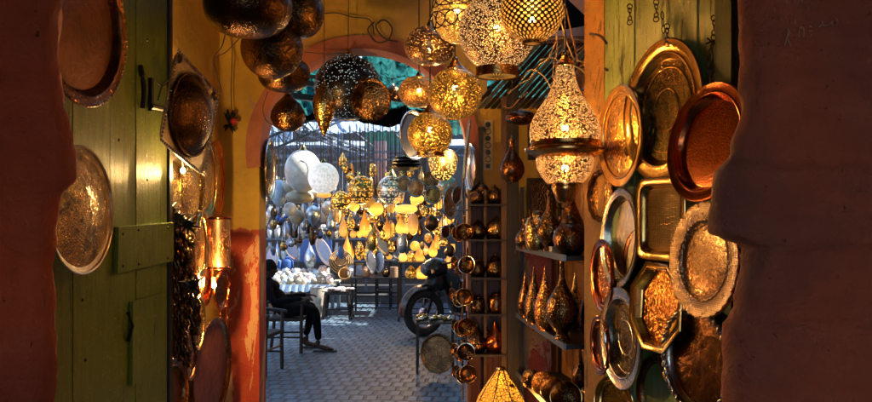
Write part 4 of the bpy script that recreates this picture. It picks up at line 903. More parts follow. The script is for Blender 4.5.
ont('thin dark drop bottle, farthest on the middle bottle shelf', 'bottle', 'bottle', 525, 300, 4.25, 15, 48, 'drop', 'dull_copper', 1)
ont('dark drop bottle with a pointed top, second on the middle bottle shelf', 'bottle', 'bottle', 534, 300, 4.0, 19, 60, 'drop', 'bronze', 1)
ont('glossy copper drop bottle, third on the middle bottle shelf', 'bottle', 'bottle', 545, 300, 3.8, 22, 66, 'drop', 'copper_hammer', 1)
ont('largest footed copper bottle with a slender neck on the middle bottle shelf', 'bottle', 'bottle', 562, 300, 3.55, 33, 84, 'bottle', 'bronze', 1)
ont('dark bottle at the near right end of the middle bottle shelf', 'bottle', 'bottle', 590, 300, 3.6, 24, 70, 'drop', 'dark_bronze', 1)
for i, (px_, w_, l_, Y) in enumerate(((531,20,'farthest copper shield propped on the lowest bottle shelf',4.05),(543,24,'second copper shield from the far end of the lowest bottle shelf',3.9),(553,26,'third copper shield from the far end, half hidden by the nearest one',3.75),(566,32,'nearest and largest dark shield on the lowest bottle shelf',3.55))):
    r_ = S(w_/2, Y); p_ = P(px_, 370, Y)
    root = thing('copper_shield', l_, 'shield', (p_.x, Y, tiers[2]+r_+.002), (R(82), 0, R(-28+3*i)), 'copper shields on the lowest bottle shelf')
    mb = MB(); mb.lathe([(r_,0),(r_*.95,r_*.07),(r_*.7,r_*.2),(r_*.35,r_*.3),(0,r_*.33)], 36); mb.lathe([(0,-.004),(r_,-.003)], 36); mb.build('face', M[('bronze','copper_hammer','dull_copper','dark_bronze')[i]], root, 50)
    mb = MB(); mb.torus((0,0,0), r_*.98, r_*.04, None, 36, 6); mb.build('rim', M['brass_smooth'], root, 60)
for i, (px_, Y) in enumerate(((524,4.2),(531,4.02),(545,3.72))):
    p_ = P(px_, 245, Y); o = thing('price_box', 'small pale card box on the top bottle shelf edge, '+('farthest of three','middle of three','nearest of three')[i], 'box', (nx(Y)+.016, Y, tiers[0]+.001), (0,0,.1*i), 'card boxes on the top bottle shelf')
    mb = MB(); mb.box((-.014,-.02,0), (.014,.02,.02)); mb.build('box_body', M['grey_card'], o, 0); mb = MB(); mb.box((-.0145,-.021,.0205), (.0145,.021,.027)); mb.build('lid', M['grey_card'], o, 0)
for i, (px_, Y) in enumerate(((530,4.05),(541,3.85))):
    turned('copper_cup', ('small copper cup far along','small copper cup midway along')[i]+' the middle bottle shelf edge', 'cup', px_, 330, Y, 9, 8, 'vase', 'copper', 'cups on the middle bottle shelf').location.z = tiers[1]+.001
# framed mirrors on the wall behind
for i, (x0_, y0_, x1_, y1_, l_) in enumerate(((527,178,556,222,'black framed dark mirror behind the top bottle shelf'),(528,125,536,160,'small black framed picture behind the teardrop lantern'))):
    a = P(x0_, y1_, 4.97); b = P(x1_, y0_, 4.97); root = thing('mirror' if i == 0 else 'picture', l_, 'mirror' if i == 0 else 'picture', (a.x, 4.97, a.z)); W_, H_ = b.x-a.x, b.z-a.z
    mb = MB(); mb.box((.01,.005,.01), (W_-.01,.012,H_-.01)); mb.build('glass_face', M['dark_bronze'], root, 0)
    mb = MB(); f_ = .018
    mb.box((0,-.008,0),(W_,.02,f_)); mb.box((0,-.008,H_-f_),(W_,.02,H_)); mb.box((0,-.006,f_+.0005),(f_,.02,H_-f_-.0005)); mb.box((W_-f_,-.006,f_+.0005),(W_,.02,H_-f_-.0005)); mb.build('frame', M['black_wood'], root, 0)
# ------------------------------------------------------------------ the street beyond the arch
def wallthing(name, label, mb, mat, cat='building', sm=0): return tag(mb.build(name, mat, None, sm), label, cat)
mb = MB(); mb.box((-9,16.6,0), (6,17.2,3.8)); wallthing('market_building', 'dim market building wall behind the lamp stall', mb, M['grey_wall'])
mb = MB(); mb.box((-9,5.4,0), (-8.6,16.6,4.2)); wallthing('market_building', 'building side closing the street beyond the seated person', mb, M['street_wall'])
mb = MB(); mb.box((2.6,5.4,0), (3.0,16.5,4.3)); wallthing('market_building', 'building side behind the parked motorcycle', mb, M['street_wall'])
mb = MB(); mb.box((-3.3,5.22,2.95), (-1.9,6.4,3.3)); wallthing('awning_box', 'dark canopy board over the street corner beside the arch', mb, M['dark_ceiling'], 'canopy')
def sheet(name, label, x0_, x1_, ya, yb, za, zb, mat, nx_=30, ny_=20, amp=.05, fr=2.2, th=.0, corr=None):
    mb = MB(); vs = []; fs = []
    for j in range(ny_+1):
        for i in range(nx_+1):
            u_, v_ = i/nx_, j/ny_; x = x0_+(x1_-x0_)*u_; y = ya+(yb-ya)*v_
            z = za+(zb-za)*v_+amp*noise.fractal(Vector((x*fr, y*fr*.6, 3)), 1, 2, 3)-amp*1.2*math.sin(PI*v_)
            if corr: z += corr*math.sin(x*60)
            vs.append((x, y, z))
    for j in range(ny_):
        for i in range(nx_): a = j*(nx_+1)+i; fs.append((a, a+1, a+nx_+2, a+nx_+1))
    mb.add(vs, fs); return tag(mb.build(name, M[mat], None, 60), label, 'awning')
sheet('tarpaulin', 'teal green tarpaulin stretched over the lane just past the arch', -2.4, -.75, 6.4, 9.2, 2.98, 2.82, 'teal_cloth', 120, 30, .16, corr=.02)
sheet('tarpaulin', 'second teal tarpaulin strip over the lane, right of the black dome', -.62, 1.7, 6.2, 10.25, 2.98, 2.86, 'teal_cloth', 60, 30, .12)  # extended out of view to block sun patches on the lane
for i in range(9):
    a = P(272+i*20, 70+(i*13) % 30, 6.6+.25*i); mb = MB(); mb.bar((a.x-.35, a.y-.2, a.z), (a.x+.5, a.y+.5+.1*(i % 3), a.z+.06*(i % 2)), .03+.012*(i % 3)); wallthing('roof_pole', ('first','second','third','fourth','fifth','sixth','seventh','eighth','ninth')[i]+' dark pole from the left crossing under the teal tarpaulins', mb, M['black_metal'], 'pole')
for i, (x0_, x1_, ya, yb, z_) in enumerate(((-1.9,-1.3,8.0,9.6,2.78),(-.2,.5,7.0,7.7,2.74),(-.9,.1,9.0,9.7,2.80))):
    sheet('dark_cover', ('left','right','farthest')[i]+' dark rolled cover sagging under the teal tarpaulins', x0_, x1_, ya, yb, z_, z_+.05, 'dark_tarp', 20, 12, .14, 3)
sheet('roof_sheet', 'pale translucent roof sheet glowing above the white globes', -2.6, -.4, 9.9, 11.4, 2.86, 2.78, 'white_sheet', 200, 12, .05, 1.2, corr=.012)
sheet('roof_sheet', 'dull green roof sheet farther right above the stalls', -.3, 1.9, 10.3, 11.5, 2.95, 2.72, 'green_sheet', 160, 12, .06, 1.2, corr=.012)
sheet('roof_sheet', 'farthest pale roof sheet over the back of the lamp stall', -6, 1.9, 14.9, 16.3, 2.95, 3.05, 'white_sheet', 60, 12, .05, 1.2)
sheet('roof_sheet', 'pale sheet shading the street on the seated person side', -8, -2.9, 8, 12.6, 3.2, 2.9, 'white_sheet', 60, 12, .05, 1.2)
cf = thing('canopy_frame', 'light steel lattice frame carrying the street awnings', 'frame')
def truss(a, b, d, k, name='truss'):
    mb = MB(); a, b = Vector(a), Vector(b); dn = Vector((0,0,-d)); mb.bar(a, b, .03); mb.bar(a+dn, b+dn, .03)
    for i in range(k): mb.bar(a.lerp(b, i/k)+(dn if i % 2 else Vector()), a.lerp(b, (i+1)/k)+(Vector() if i % 2 else dn), .012)
    mb.build(name, M['steel_blue'], cf, 0)
truss(P(262,140,9.4), P(352,103,9.6), .16, 12); truss(P(262,158,12), P(420,150,12.2), .12, 18); truss((-2.6,9.7,2.86), (1.2,9.7,2.9), .14, 22)
truss((-2.3,9.3,2.9), (-1.1,13,2.62), .1, 14); truss((.2,9.3,2.9), (-.1,13,2.66), .1, 14); truss((-2.8,13.1,2.7), (1.5,13.1,2.7), .14, 24)
for i in range(7):
    mb = MB(); x = -2.5+i*.55; mb.bar((x,8.6+.1*i,2.9), (x+.4,12.9,2.68), .022); mb.build('rafter', M['steel_blue'], cf, 0)
for i, px_ in enumerate((272,284,297,309,316,330,345,352,360,368,388,396,404)):
    mb = MB(); Y = 9.6+(i % 4)*.8; mb.tube([P(px_, 112+(i % 3)*6, Y), P(px_+random.uniform(-1,1), 158+(i*7 % 23), Y)], .005, 4); mb.build('drop_wire', M['wire'], cf, 0)
mb = MB(); mb.box(P(337,196,12.2), P(343,124,12.3)); wallthing('post', 'dark blue upright post in the lamp stall', mb, M['steel_blue'], 'post')
mb = MB(); mb.box((P(374,0,12.6).x,12.6,1.9), (P(386,0,12.6).x,12.66,2.75)); wallthing('banner', 'faded pink cloth strip hanging among the street lamps', mb, simple('pinkcloth', (.62,.36,.30), .9), 'banner')
mb = MB(); mb.box(P(264,142,13), P(292,126,13)+Vector((0,.05,0))); wallthing('signboard', 'pale blue board high at the left of the street view', mb, M['pale_blue'], 'board')
mb = MB(); mb.box(P(366,150,13.8), P(404,132,13.8)+Vector((0,.05,0))); wallthing('signboard', 'green board hanging under the awnings', mb, simple('greenboard', (.05,.22,.12), .6), 'board')

# --- hanging globes and lamps of the stall (px, py, Y, w, h)
HG = 'lamps hung over the street stall'
def hl_(label, px, py, Y, w_, h_, prof, mat, cap=.22, cat='lamp', name='street_lamp_globe', **k):
    return turned(name, label, cat, px, py, Y, w_, h_, prof, mat, HG, cord=zof(py,Y)+S(h_/2,Y)+max(.25, 2.8-zof(py-h_/2,Y)), cap=cap, n=24, **k)
H = [
 ('biggest white glass globe in the street stall',303,171,9.6,37,43,'globe','white_glass'),
 ('white globe etched with curling script like pattern and a teal cap',323.5,178,9.2,31,31,'globe','etched_white'),
 ('pale ball half hidden below the biggest white globe',291,187,9.9,15,15,'globe','cream'),
 ('pale blue glass lamp at the left edge of the street view',279,193,10.0,16,26,'oval','pale_blue'),
 ('flat white stacked shade below the biggest white globe',300,197,9.8,29,13,'saucer','cream'),
 ('flat cream shade right of the stacked white one',315,193,9.9,22,9,'saucer','white_glass'),
 ('small orange flattened lamp under the etched globe',324,195,9.5,15,6,'saucer','amber_mercury'),
 ('white ball lamp left below the stacked shade',290,209,10.1,13,14,'globe','white_glass'),
 ('white ball lamp with an orange glint, lower right of the other white ball',297,217,10.3,15,15,'globe','cream'),
 ('brownish mercury glass ball right of the flat cream shades',341,201,9.4,20,20,'globe','lit_brass'),
 ('large gold speckled glass ball in the middle of the stall',361,190,9.3,26,29,'globe','lit_brass'),
 ('clear silver glass ball right of the gold speckled one',391,190,9.3,28,29,'globe','lit_pale'),
 ('small gold ball tucked below the gold speckled one',369,203,9.6,14,13,'globe','amber_mercury'),
 ('small lit amber ball right of the brownish mercury ball',354,206,9.8,11,11,'globe','amber'),
 ('lit amber ball with a dark collar below the gold speckled ball',376,209,9.6,15,14,'globe','amber'),
 ('flat glowing oval lamp below the dark discs',406,209,9.3,23,9,'saucer','amber_pale'),
 ('dark flattened stack of plates above the dark discs',406,163,8.6,34,15,'stack','black_metal'),
 ('lit amber cup under the nearest dark disc',417,199,9.6,14,9,'saucer','amber'),
 ('dim swirl glass ball between the bowl lamp and edge platter',446,186,9.8,22,22,'globe','mercury'),
 ('silver ribbed ball above the lit lanterns, dark centre',431,223,9.6,14,16,'globe','dull_copper'),
 ('pinkish frosted oval lamp in the right of the stall',413,224,10.6,11,22,'oval','amber_pale'),
 ('lit amber teardrop right of the collared amber ball',387,228,10.4,10,22,'drop','amber'),
 ('short lit amber teardrop left of the frosted oval',400.5,224,10.2,10,20,'drop','amber'),
 ('tall lit amber teardrop with a needle tip, mid stall',364.5,222,10.4,10,30,'drop','amber'),
 ('silver and amber teardrop left of the needle tip one',343,224,10.5,8,26,'drop','amber_mercury'),
 ('clear star shaped glass lamp below the white globes',313,216,10.2,15,22,'spindle','tin'),
 ('slim silver glass drop right of the star lamp',331,219,10.2,10,24,'drop','tin'),
 ('clear glass ball with amber base under the etched globe',328,208,10.5,14,15,'globe','mercury'),
 ('slim clear drop left of the star lamp',304,221,10.6,7,20,'drop','tin'),
 ('silver grey pear lamp below the short teardrop',402,244,10.2,11,19,'oval','tin'),
 ('olive tall oval lamp above the tilted platters',372,241,10.6,11,20,'oval','old_brass'),
]
for h in H: hl_(*h)
for i, (l_, px_, py_, Y, r_, ra_, m1, m2) in enumerate([
 ('dark disc dish, upper left of the dark group in the street',404,184,8.9,8.5,.9,'silver','dark_bronze'),
 ('largest dark disc dish in the middle of the dark group',416,188,8.5,9.5,.93,'silver','dull_copper'),
 ('dark disc dish at the upper right of the dark group',432,179,8.9,8.5,.9,'old_brass','dark_bronze'),
 ('patterned round dark dish at the lower right of the dark group',433,195,8.5,9.5,.93,'silver','brass_engraved'),
 ('dark gold platter turned nearly sideways by the rack',451,203,7.6,17,.45,'silver','old_brass'),
 ('dark round platter overlapping the sideways gold one',458,196,7.4,10,.6,'silver','bronze'),
 ('small silver rimmed dish low beside the lit lanterns',446,232,8.6,7,.7,'silver','dark_bronze')]):
    plate('hanging_dish', l_, 'dish', px_, py_, Y, r_, ra_, 1 if i < 4 else -1, 0, 0, m1, m2, .1, .06, n=32, dome=.05, group='dark dishes hung over the street')
for i, (px_, py_, w_, h_, pf, mt) in enumerate([(403,255,9,13,'pear','amber_pale'),(411,257,8,12,'jar','lit_brass'),(420,256,10,14,'globe','amber'),(415,246,10,10,'globe','amber'),(424,249,10,13,'onion','amber_pale'),(433,248,9,18,'drop','amber'),
      (437,238,5,22,'can','amber'),(451,248,8,8,'can','amber'),(411,272,13,14,'onion','lit_brass'),(422,272,11,13,'jar','amber'),(443,222,9,16,'pear','amber_pale'),(428,238,8,10,'globe','lit_brass'),(449,262,9,12,'jar','amber_pale'),(440,272,8,10,'globe','lit_brass')]):
    nm = ['leftmost pear shaped lit lamp on the upper stand bar','squat lit jar lamp next to the leftmost pear lamp','round lit lamp on the upper stand bar, biggest there','small round lit lamp above the squat jar lamp','pinkish lit bulb lamp right of the small round one','lit teardrop lamp beside the yellow light tube','upright yellow light tube near the rack','square amber lamp close to the strung pans',
          'left lit onion lamp on the lower stand shelf','right lit jar lamp on the lower stand shelf','pale lit pear lamp above the yellow light tube','small lit ball between the frosted oval and light tube','pale lit jar lamp above the motorcycle seat','small lit ball behind the motorcycle headlight'][i]
    turned('lit_lamp', nm, 'lamp', px_, py_, 12.0+(i % 3)*.12, w_, h_, pf, mt, 'lit amber lamps on the black stand', n=18)
area_pt(P(418,240,11.0), 1.3, (1,.55,.15), r=.1); area_pt(P(365,222,9.8), .8, (1,.6,.2), r=.1)

extra = []
rr_ = random.Random(31)
cells = [(x, y) for y in (158,176,196,214,228) for x in range(268,452,9)]
for (x, y) in cells:
    if 284 < x < 340 and y < 190: continue
    if x > 330 and y < 170: continue
    extra.append((x+rr_.uniform(-4,4), y+rr_.uniform(-6,6)))
for i, (x, y) in enumerate(extra):
    warm = x > 335; k = rr_.choice(['drop','globe','spindle','pear','oval','saucer']); w2 = rr_.uniform(6,10); h2 = {'drop':20,'globe':w2,'spindle':18,'pear':17,'oval':14,'saucer':5}[k]
    mt = rr_.choice(['lit_brass','lit_brass','amber','old_brass','dark_bronze','amber_mercury'] if warm else ['tin','mercury','white_glass','tin','lit_pale','dark_bronze','old_brass'])
    turned('glass_drop_lamp', ('one of the small warm tinted glass lamps crowding behind the bigger gold balls' if warm else 'one of the small clear or pale glass lamps crowding behind the white globes'), 'lamp', x, y, 10.9+rr_.uniform(0,1.6), w2, h2, k, mt, 'small warm lamps crowding the back of the stall' if warm else 'small pale lamps crowding the back of the stall', cord=2.75, n=14)
rr_ = random.Random(5)
for i in range(56):
    x = 342+(i*17 % 108)+rr_.uniform(-3,3); y = 160+(i*29 % 92); k = rr_.choice(['globe','pear','onion','teapot','spindle']); w2 = rr_.uniform(5.5,9)
    turned('small_lantern', 'one of the small dark or pierced brass lanterns dangling in front of the amber lamps', 'lantern', x, y, 10.0+rr_.uniform(0,.8), w2, w2*rr_.choice([1,1.4,1.9]), k, rr_.choice(['dark_bronze','lit_brass','old_brass','bronze','lit_brass']), 'small lanterns dangling before the amber lamps', cord=2.75, n=14)
for i in range(40):
    x = 268+(i*13 % 74)+rr_.uniform(-3,3); y = 198+(i*23 % 56); w2 = rr_.uniform(4.5,7.5)
    if abs(x-303) < 40 and y < 196: continue
    turned('small_lantern', 'one of the small tin or brass lanterns dangling before the pale vases', 'lantern', x, y, 10.4+rr_.uniform(0,.8), w2, w2*rr_.choice([1,1.5,2.2]), rr_.choice(['globe','pear','drop','vase']), rr_.choice(['dark_bronze','tin','old_brass','steel_blue','lit_pale','blue_paint']), 'small lanterns dangling before the pale vases', cord=2.75, n=14)
# --- display shelves across the back of the stall
ds = thing('display_shelves', 'wide grey shelving full of lamps and bottles at the back of the stall', 'shelves', (0,14.9,0))
XS = lambda px, Y=14.9: (px-CX)/FPX*Y
for sy in (196,217,238,260):
    mb = MB(); z = zof(sy,14.7); mb.box((XS(262),-.25,z-.03), (XS(402),.2,z)); mb.build('shelf', M['steel_blue'], ds, 0)
for px_ in (262,296,330,364,402):
    mb = MB(); mb.box((XS(px_),.16,.14), (XS(px_)+.04,.2,zof(186,14.9))); mb.build('upright', M['steel_blue'], ds, 0)
kinds = [('tin bottle','tin','bottle','bottle'),('pale blue vase','pale_blue','vase','vase'),('cream jar','cream','jar','jar'),('amber lit flask','lit_brass','pear','lamp'),('mercury glass pear','lit_pale','pear','lamp'),('tin teapot','tin','teapot','teapot'),('pierced brass oval','lit_brass','oval','lamp'),('white vase','white_glass','vase','vase'),('dark jar','dark_bronze','jar','jar'),('amber lit teardrop','amber','drop','lamp')]
rowname = {196:'top',217:'second',238:'third',260:'lowest'}
oname = ['first','second','third','fourth','fifth','sixth','seventh','eighth','ninth','tenth','eleventh','twelfth','thirteenth','fourteenth','fifteenth','sixteenth','seventeenth','eighteenth','nineteenth','twentieth']
for sy in (196,217,238,260):
    px_ = 267.; i = 0
    while px_ < 400:
        warm = px_ > 338
        k = random.choice([3,9,3,6,4,2,0] if warm else [0,1,2,7,5,4,7,8])
        if sy == 238 and 345 < px_ < 392: k = random.choice([3,9,3])
        w_ = random.uniform(5.5,9); h_ = random.uniform(12,19.5); nm, mt, pf, ct = kinds[k]
        o = turned(nm.replace(' ', '_'), nm+', '+oname[i]+' from the left on the '+rowname[sy]+' back shelf', ct, px_+w_/2, sy-h_/2, 14.62+random.uniform(0,.1), w_, h_, pf, mt, 'wares on the back shelves', n=14)
        o.location.z = zof(sy,14.7)+.001; px_ += w_+random.uniform(-.6,1.6); i += 1
# --- white heap table
tb = thing('goods_table', 'low table under a pale cloth heaped with white goods', 'table', (XS(303,13.0),13.0,0))
X3 = lambda px: XS(px,13.0)-XS(303,13.0)
zt = zof(283,13.0)
mb = MB(); mb.box((X3(268),-.28,zt-.03), (X3(336),.7,zt)); mb.build('tabletop', M['cream'], tb, 0)
mb = MB(); n_ = 60; vs = []
for i in range(n_+1):
    x = X3(268)+(X3(336)-X3(268))*i/n_; o = .012*math.sin(i*1.1); vs += [(x,-.287+o*.3,zt+.002),(x,-.30+o,zt-.10-.02*abs(math.sin(i*.4)))]
mb.add(vs, [(2*i,2*i+1,2*i+3,2*i+2) for i in range(n_)]); mb.build('cloth_edge', M['pale_blue'], tb, 60)
for x, y in ((270,-.2),(334,-.2),(270,.6),(334,.6)): mb = MB(); mb.bar((X3(x),y,0), (X3(x),y,zt-.03), .05); mb.build('leg', M['steel_blue'], tb, 0)
for i in range(58):
    row = i % 4; px_ = 271+(i//4)*4.35+random.uniform(-1.2,1.2); Y = 12.82+row*.2; h_ = random.uniform(5,8.5)
    pf = random.choice(['teapot','vase','jar','oval','bowl']); mt = random.choice(['cream','white_glass','tin','pale_blue','cream','pinkish'] if px_ < 315 else ['cream','pinkish','pinkish','basket'])
    o = turned('ceramic_piece', 'small glazed white or pink ceramic piece heaped on the pale table', 'ceramic', px_, 0, Y, random.uniform(6,9), h_, pf, mt, 'ceramics heaped on the pale table', n=12)
    o.location.z = zt+.003+row*.035; o.rotation_euler = (random.uniform(-.5,.5), random.uniform(-.5,.5), random.uniform(0,3))
bxs = [(272,283,302,'cardboard','brown carton on the ground under the pale table, leftmost'),(286,286,303,'pinkish','reddish patterned box under the pale table beside the carton'),(299,284,302,'basket','woven brown box under the pale table, right of the reddish one')]
for i, (px_, ya, yb, mt, l_) in enumerate(bxs):
    root = thing('storage_box', l_, 'box', (XS(px_,13.2),13.2,0), (0,0,.1*(i-1))); mb = MB(); hh = zof(ya+3,13.2); mb.box((-.10,-.12,.0), (.10,.12,hh)); mb.build('box_body', M[mt], root, 0)
    mb = MB(); mb.box((-.105,-.125,hh+.001), (.105,.125,hh+.03)); mb.build('lid', M[mt], root, 0)
turned('stone_drum', 'pale stone drum standing on the ground beside the wooden stool', 'drum', 318, 297, 12.6, 15, 29, 'can', 'cream', n=24, rimring=.98, mount='tin').location.z = 0
# --- tilted platters etc. leaning at the front of the shelves
for i, (l_, px_, py_, Y, hh, ra_, roll, m1, m2) in enumerate([
 ('blue and white oval platter leaning left of the tin bottle',290,247,13.6,16,.38,R(-28),'silver','blueprint'),
 ('pink rimmed oval platter leaning right of the tin bottle',324,252,13.4,15,.42,R(-25),'pinkish','blueprint'),
 ('brass edged oval platter leaning in the middle of the stall',381,243,13.2,15,.36,R(-28),'brass_smooth','cream'),
 ('silver oval platter leaning right of the brass edged one',391,248,13.0,15,.3,R(-35),'silver','tin'),
 ('clear glass oval dish standing on the black bench',371,262,12.9,12,.4,R(-10),'silver','tin'),
 ('second clear oval dish standing on the black bench, more upright',379,262,12.8,12,.42,0,'silver','pale_blue'),
 ('round pale plate at the far left edge of the stall',271,258,13.2,13,.5,0,'cream','pale_blue')]):
    plate('platter', l_, 'platter', px_, py_, Y, hh, ra_, 1, .0, 0, m1, m2, .15, .06, n=36, group='platters leaning in the street stall')
    o = bpy.context.scene.objects[-1]
    rt = [q for q in C.objects if q.get('label') == l_][0]
    loc = rt.matrix_world.translation.copy(); rt.matrix_world = Matrix.Translation(loc) @ Matrix.Rotation(-roll*-1, 4, 'Y') @ Matrix.Translation(-loc) @ rt.matrix_world
bk = thing('basket_stack', 'nest of round woven baskets leaning open toward the street', 'basket', P(341,262,13.0), (R(72),0,R(5)))
for i, rp in enumerate((12,10,8,6)):
    mb = MB(); r_ = S(rp,13.0); z = .03*i; mb.lathe([(r_*.5,z-.05),(r_*.85,z-.03),(r_,z+.03),(r_*.95,z+.03),(r_*.8,z-.02),(0,z-.035)], 30); mb.torus((0,0,z+.03), r_*.97, .01, None, 30, 5); mb.build('basket', M['basket'], bk, 50)
turned('woven_basket', 'small woven basket lying below the nest of baskets', 'basket', 345, 276, 12.7, 12, 12, 'bowl', 'basket', tilt=(R(60),0), rimring=1.0, mount='basket')
turned('tin_bottle', 'large tin long necked bottle standing behind the pale table', 'bottle', 310, 253, 13.9, 13, 38, 'bottle', 'tin', n=20)
turned('amber_bottle', 'big lit amber drop bottle above the basket nest', 'lamp', 347, 246, 13.6, 9, 26, 'drop', 'amber', n=20)
turned('blue_box', 'bright blue tin can leftmost behind the white goods', 'can', 277, 264, 13.9, 9, 13, 'jar', 'blue_paint', n=20)
turned('blue_box', 'bright blue tin jar right of the leftmost blue can', 'can', 288, 264, 13.95, 11, 15, 'jar', 'blue_paint', n=20)
mb = MB(); mb.box(P(300,262,14.05), P(332,240,14.1)); wallthing('backboard', 'deep blue board behind the tin bottle', mb, M['blue_paint'], 'board')
for i, (px_, l_) in enumerate(((351,'left gilt picture frame on the black bench'),(359,'right gilt picture frame on the black bench'))):
    root = thing('framed_picture', l_, 'picture', P(px_,276,12.9)); s_ = S(4,12.9); mb = MB(); mb.box((-s_,.01,0), (s_,.02,s_*3)); mb.build('picture', M['blueprint'], root, 0)
    mb = MB(); mb.bar((-s_,0,0),(-s_,0,s_*3),.02); mb.bar((s_,0,0),(s_,0,s_*3),.02); mb.bar((-s_-.01,.0,0),(s_+.01,.0,0),.022); mb.bar((-s_-.01,0,s_*3),(s_+.01,0,s_*3),.022); mb.build('frame', M['brass_smooth'], root, 0)
# --- black metal benches / stands
def stand(label, x0_, x1_, ytop, Y, dep, rails):
    root = thing('metal_stand', label, 'stand', (XS(x0_,Y),Y,0)); w_ = XS(x1_,Y)-XS(x0_,Y); zt_ = zof(ytop,Y)
    for x in (0,w_):
        for y in (0,dep): mb = MB(); mb.box((x-.015,y-.015,0), (x+.015,y+.015,zt_)); mb.build('leg', M['black_metal'], root, 0)
    mb = MB(); mb.box((-.02,-.02,zt_+.001), (w_+.02,dep+.02,zt_+.02)); mb.build('top', M['black_metal'], root, 0)
    for z in rails:
        mb = MB()
        for a, b in (((0,0),(w_,0)),((0,dep),(w_,dep)),((0,0),(0,dep)),((w_,0),(w_,dep))): mb.bar((*a,z),(*b,z),.018)
        mb.build('rail', M['black_metal'], root, 0)
    return root
stand('long low black metal bench carrying frames and glass dishes', 352, 398, 279, 12.6, .6, (.12,.3))
stand('taller black stand under the rows of lit amber lamps', 399, 452, 263.5, 11.9, .6, (zof(279.5,11.9),.12,))
stand('thin black stand behind the bench at the kerb', 376, 390, 262, 13.4, .4, (.3,))
for i, (px_, l_, pf, mt) in enumerate(((350,'silver tin mug on the bench corner','jar','tin'),(366,'small brown clay pot on the bench','jar','cardboard'),(386,'dark clay pot beside the upright oval dish','teapot','dark_bronze'),(394,'brown drum cup at the right end of the bench','can','cardboard'))):
    o = turned('bench_pot', l_, 'pot', px_, 274, 12.75, 8, 10, pf, mt, n=16); o.location.z = zof(279,12.6)+.021
# --- white plastic looking wooden stool with pinkish goods
sl = thing('step_stool', 'dark four legged stool with a pinkish pile of goods on top', 'stool', P(338,0,12.2)*1); sl.location = (XS(338,12.3),12.3,0)
zt = zof(292,12.3)
mb = MB(); mb.box((-.19,-.16,zt-.03), (.19,.16,zt)); mb.build('seat', M['black_metal'], sl, 0)
for sx in (-1,1):
    for sy in (-1,1): mb = MB(); mb.bar((sx*.17,sy*.14,zt-.03), (sx*.21,sy*.17,0), .05,.03); mb.build('leg', M['black_metal'], sl, 0)
mb = MB(); mb.bar((-.19,-.15,.15),(.19,-.15,.15),.025); mb.build('stretcher', M['black_metal'], sl, 0)
for i in range(9):
    o = turned('ceramic_piece', 'little pinkish saucer piled on the dark stool', 'saucer', 326+i*3, 0, 12.25+(i % 2)*.1, 9, 2.4, 'saucer', 'pinkish' if i % 3 else 'cream', 'saucers piled on the dark stool', n=12); o.location.z = zt+.001+(i % 3)*.02

# ------------------------------------------------------------------ motorcycle
mc = thing('motorcycle', 'black underbone motorcycle parked behind the brass table', 'motorcycle', (XS(424,10.5),10.5,0), (0,0,R(214)))
# local +x forward
def wheel(x, r=.305):
    root_ = None; Mt = Matrix.Translation((x,0,r)) @ Matrix.Rotation(R(90), 4, 'X')
    mb = MB(); mb.torus((0,0,0), r-.052, .055, Mt, 40, 10); ty = mb.build('wheel', M['rubber'], mc, 60)
    mb = MB(); mb.torus((0,0,0), r-.105, .018, Mt, 36, 6); mb.build('rim', M['chrome'], ty, 60)
    mb = MB(); mb.lathe([(0,-.05),(.06,-.045),(.065,-.02),(.065,.02),(.06,.045),(0,.05)], 20, Mt)
    for i in range(14):
        a = 2*PI*i/14; mb.bar(Mt @ Vector((.03*math.cos(a),.03*math.sin(a),.02*(-1)**i)), Mt @ Vector(((r-.09)*math.cos(a+.2),(r-.09)*math.sin(a+.2),0)), .005)
    mb.build('spokes', M['chrome'], ty, 0)
wheel(0); wheel(-1.22)
def fender(x, a0, a1, r=.34, w_=.06):
    mb = MB(); vs = []; fs = []; n_ = 18
    for i in range(n_+1):
        a = a0+(a1-a0)*i/n_
        for k in range(5): t = -1+k/2; rr = r+.03*(1-t*t); vs.append((x+rr*math.cos(a), t*w_, .305+rr*math.sin(a)))
    for i in range(n_):
        for k in range(4): q = i*5+k; fs.append((q, q+1, q+6, q+5))
    mb.add(vs, fs); mb.build('fender', M['black_plastic'], mc, 60)
fender(0, R(-5), R(150), .35, .085); fender(-1.22, R(40), R(165), .36)
mb = MB()
for s in (-1,1): mb.bar((0,s*.075,.305), (-.19,s*.07,.78), .035)
mb.build('fork', M['black_metal'], mc, 60)
def body(sections, name, mat):
    """loft of elliptical cross sections (x, z, half width, half height)"""
    mb = MB(); vs = []; n_ = 14; fs = []
    for (x, z, a, b) in sections:
        for k in range(n_): t = 2*PI*k/n_; vs.append((x, a*math.cos(t)*(1-.15*math.sin(t)), z+b*math.sin(t)))
    for i in range(len(sections)-1):
        for k in range(n_): q = i*n_+k; q2 = i*n_+(k+1) % n_; fs.append((q, q2, q2+n_, q+n_))
    fs += [tuple(range(n_)), tuple(range(len(vs)-n_, len(vs)))[::-1]]; mb.add(vs, fs); return mb.build(name, mat, mc, 50)
body([(-.98-.62,.80,.03,.03),(-1.4,.72,.11,.10),(-1.1,.64,.16,.14),(-.85,.56,.15,.18),(-.62,.52,.13,.20),(-.42,.54,.12,.18)], 'body_panel', M['black_plastic'])
body([(-.34,.72,.05,.12),(-.22,.72,.11,.16),(-.10,.70,.09,.12),(-.02,.66,.05,.05)], 'front_cowl', M['black_plastic'])
mb = MB(); vs = []; fs = []   # leg shield: curved apron behind the front wheel
for i in range(11):
    z = .28+.055*i; x = -.30-.010*(10-i)**1.2+.02*i*.3; w_ = .19+.010*i if i < 7 else .26-.02*(i-7)
    for k in range(9): t = -1+k/4; vs.append((x-.13*t*t, t*w_, z))
for i in range(10):
    for k in range(8): q = i*9+k; fs.append((q, q+1, q+10, q+9))
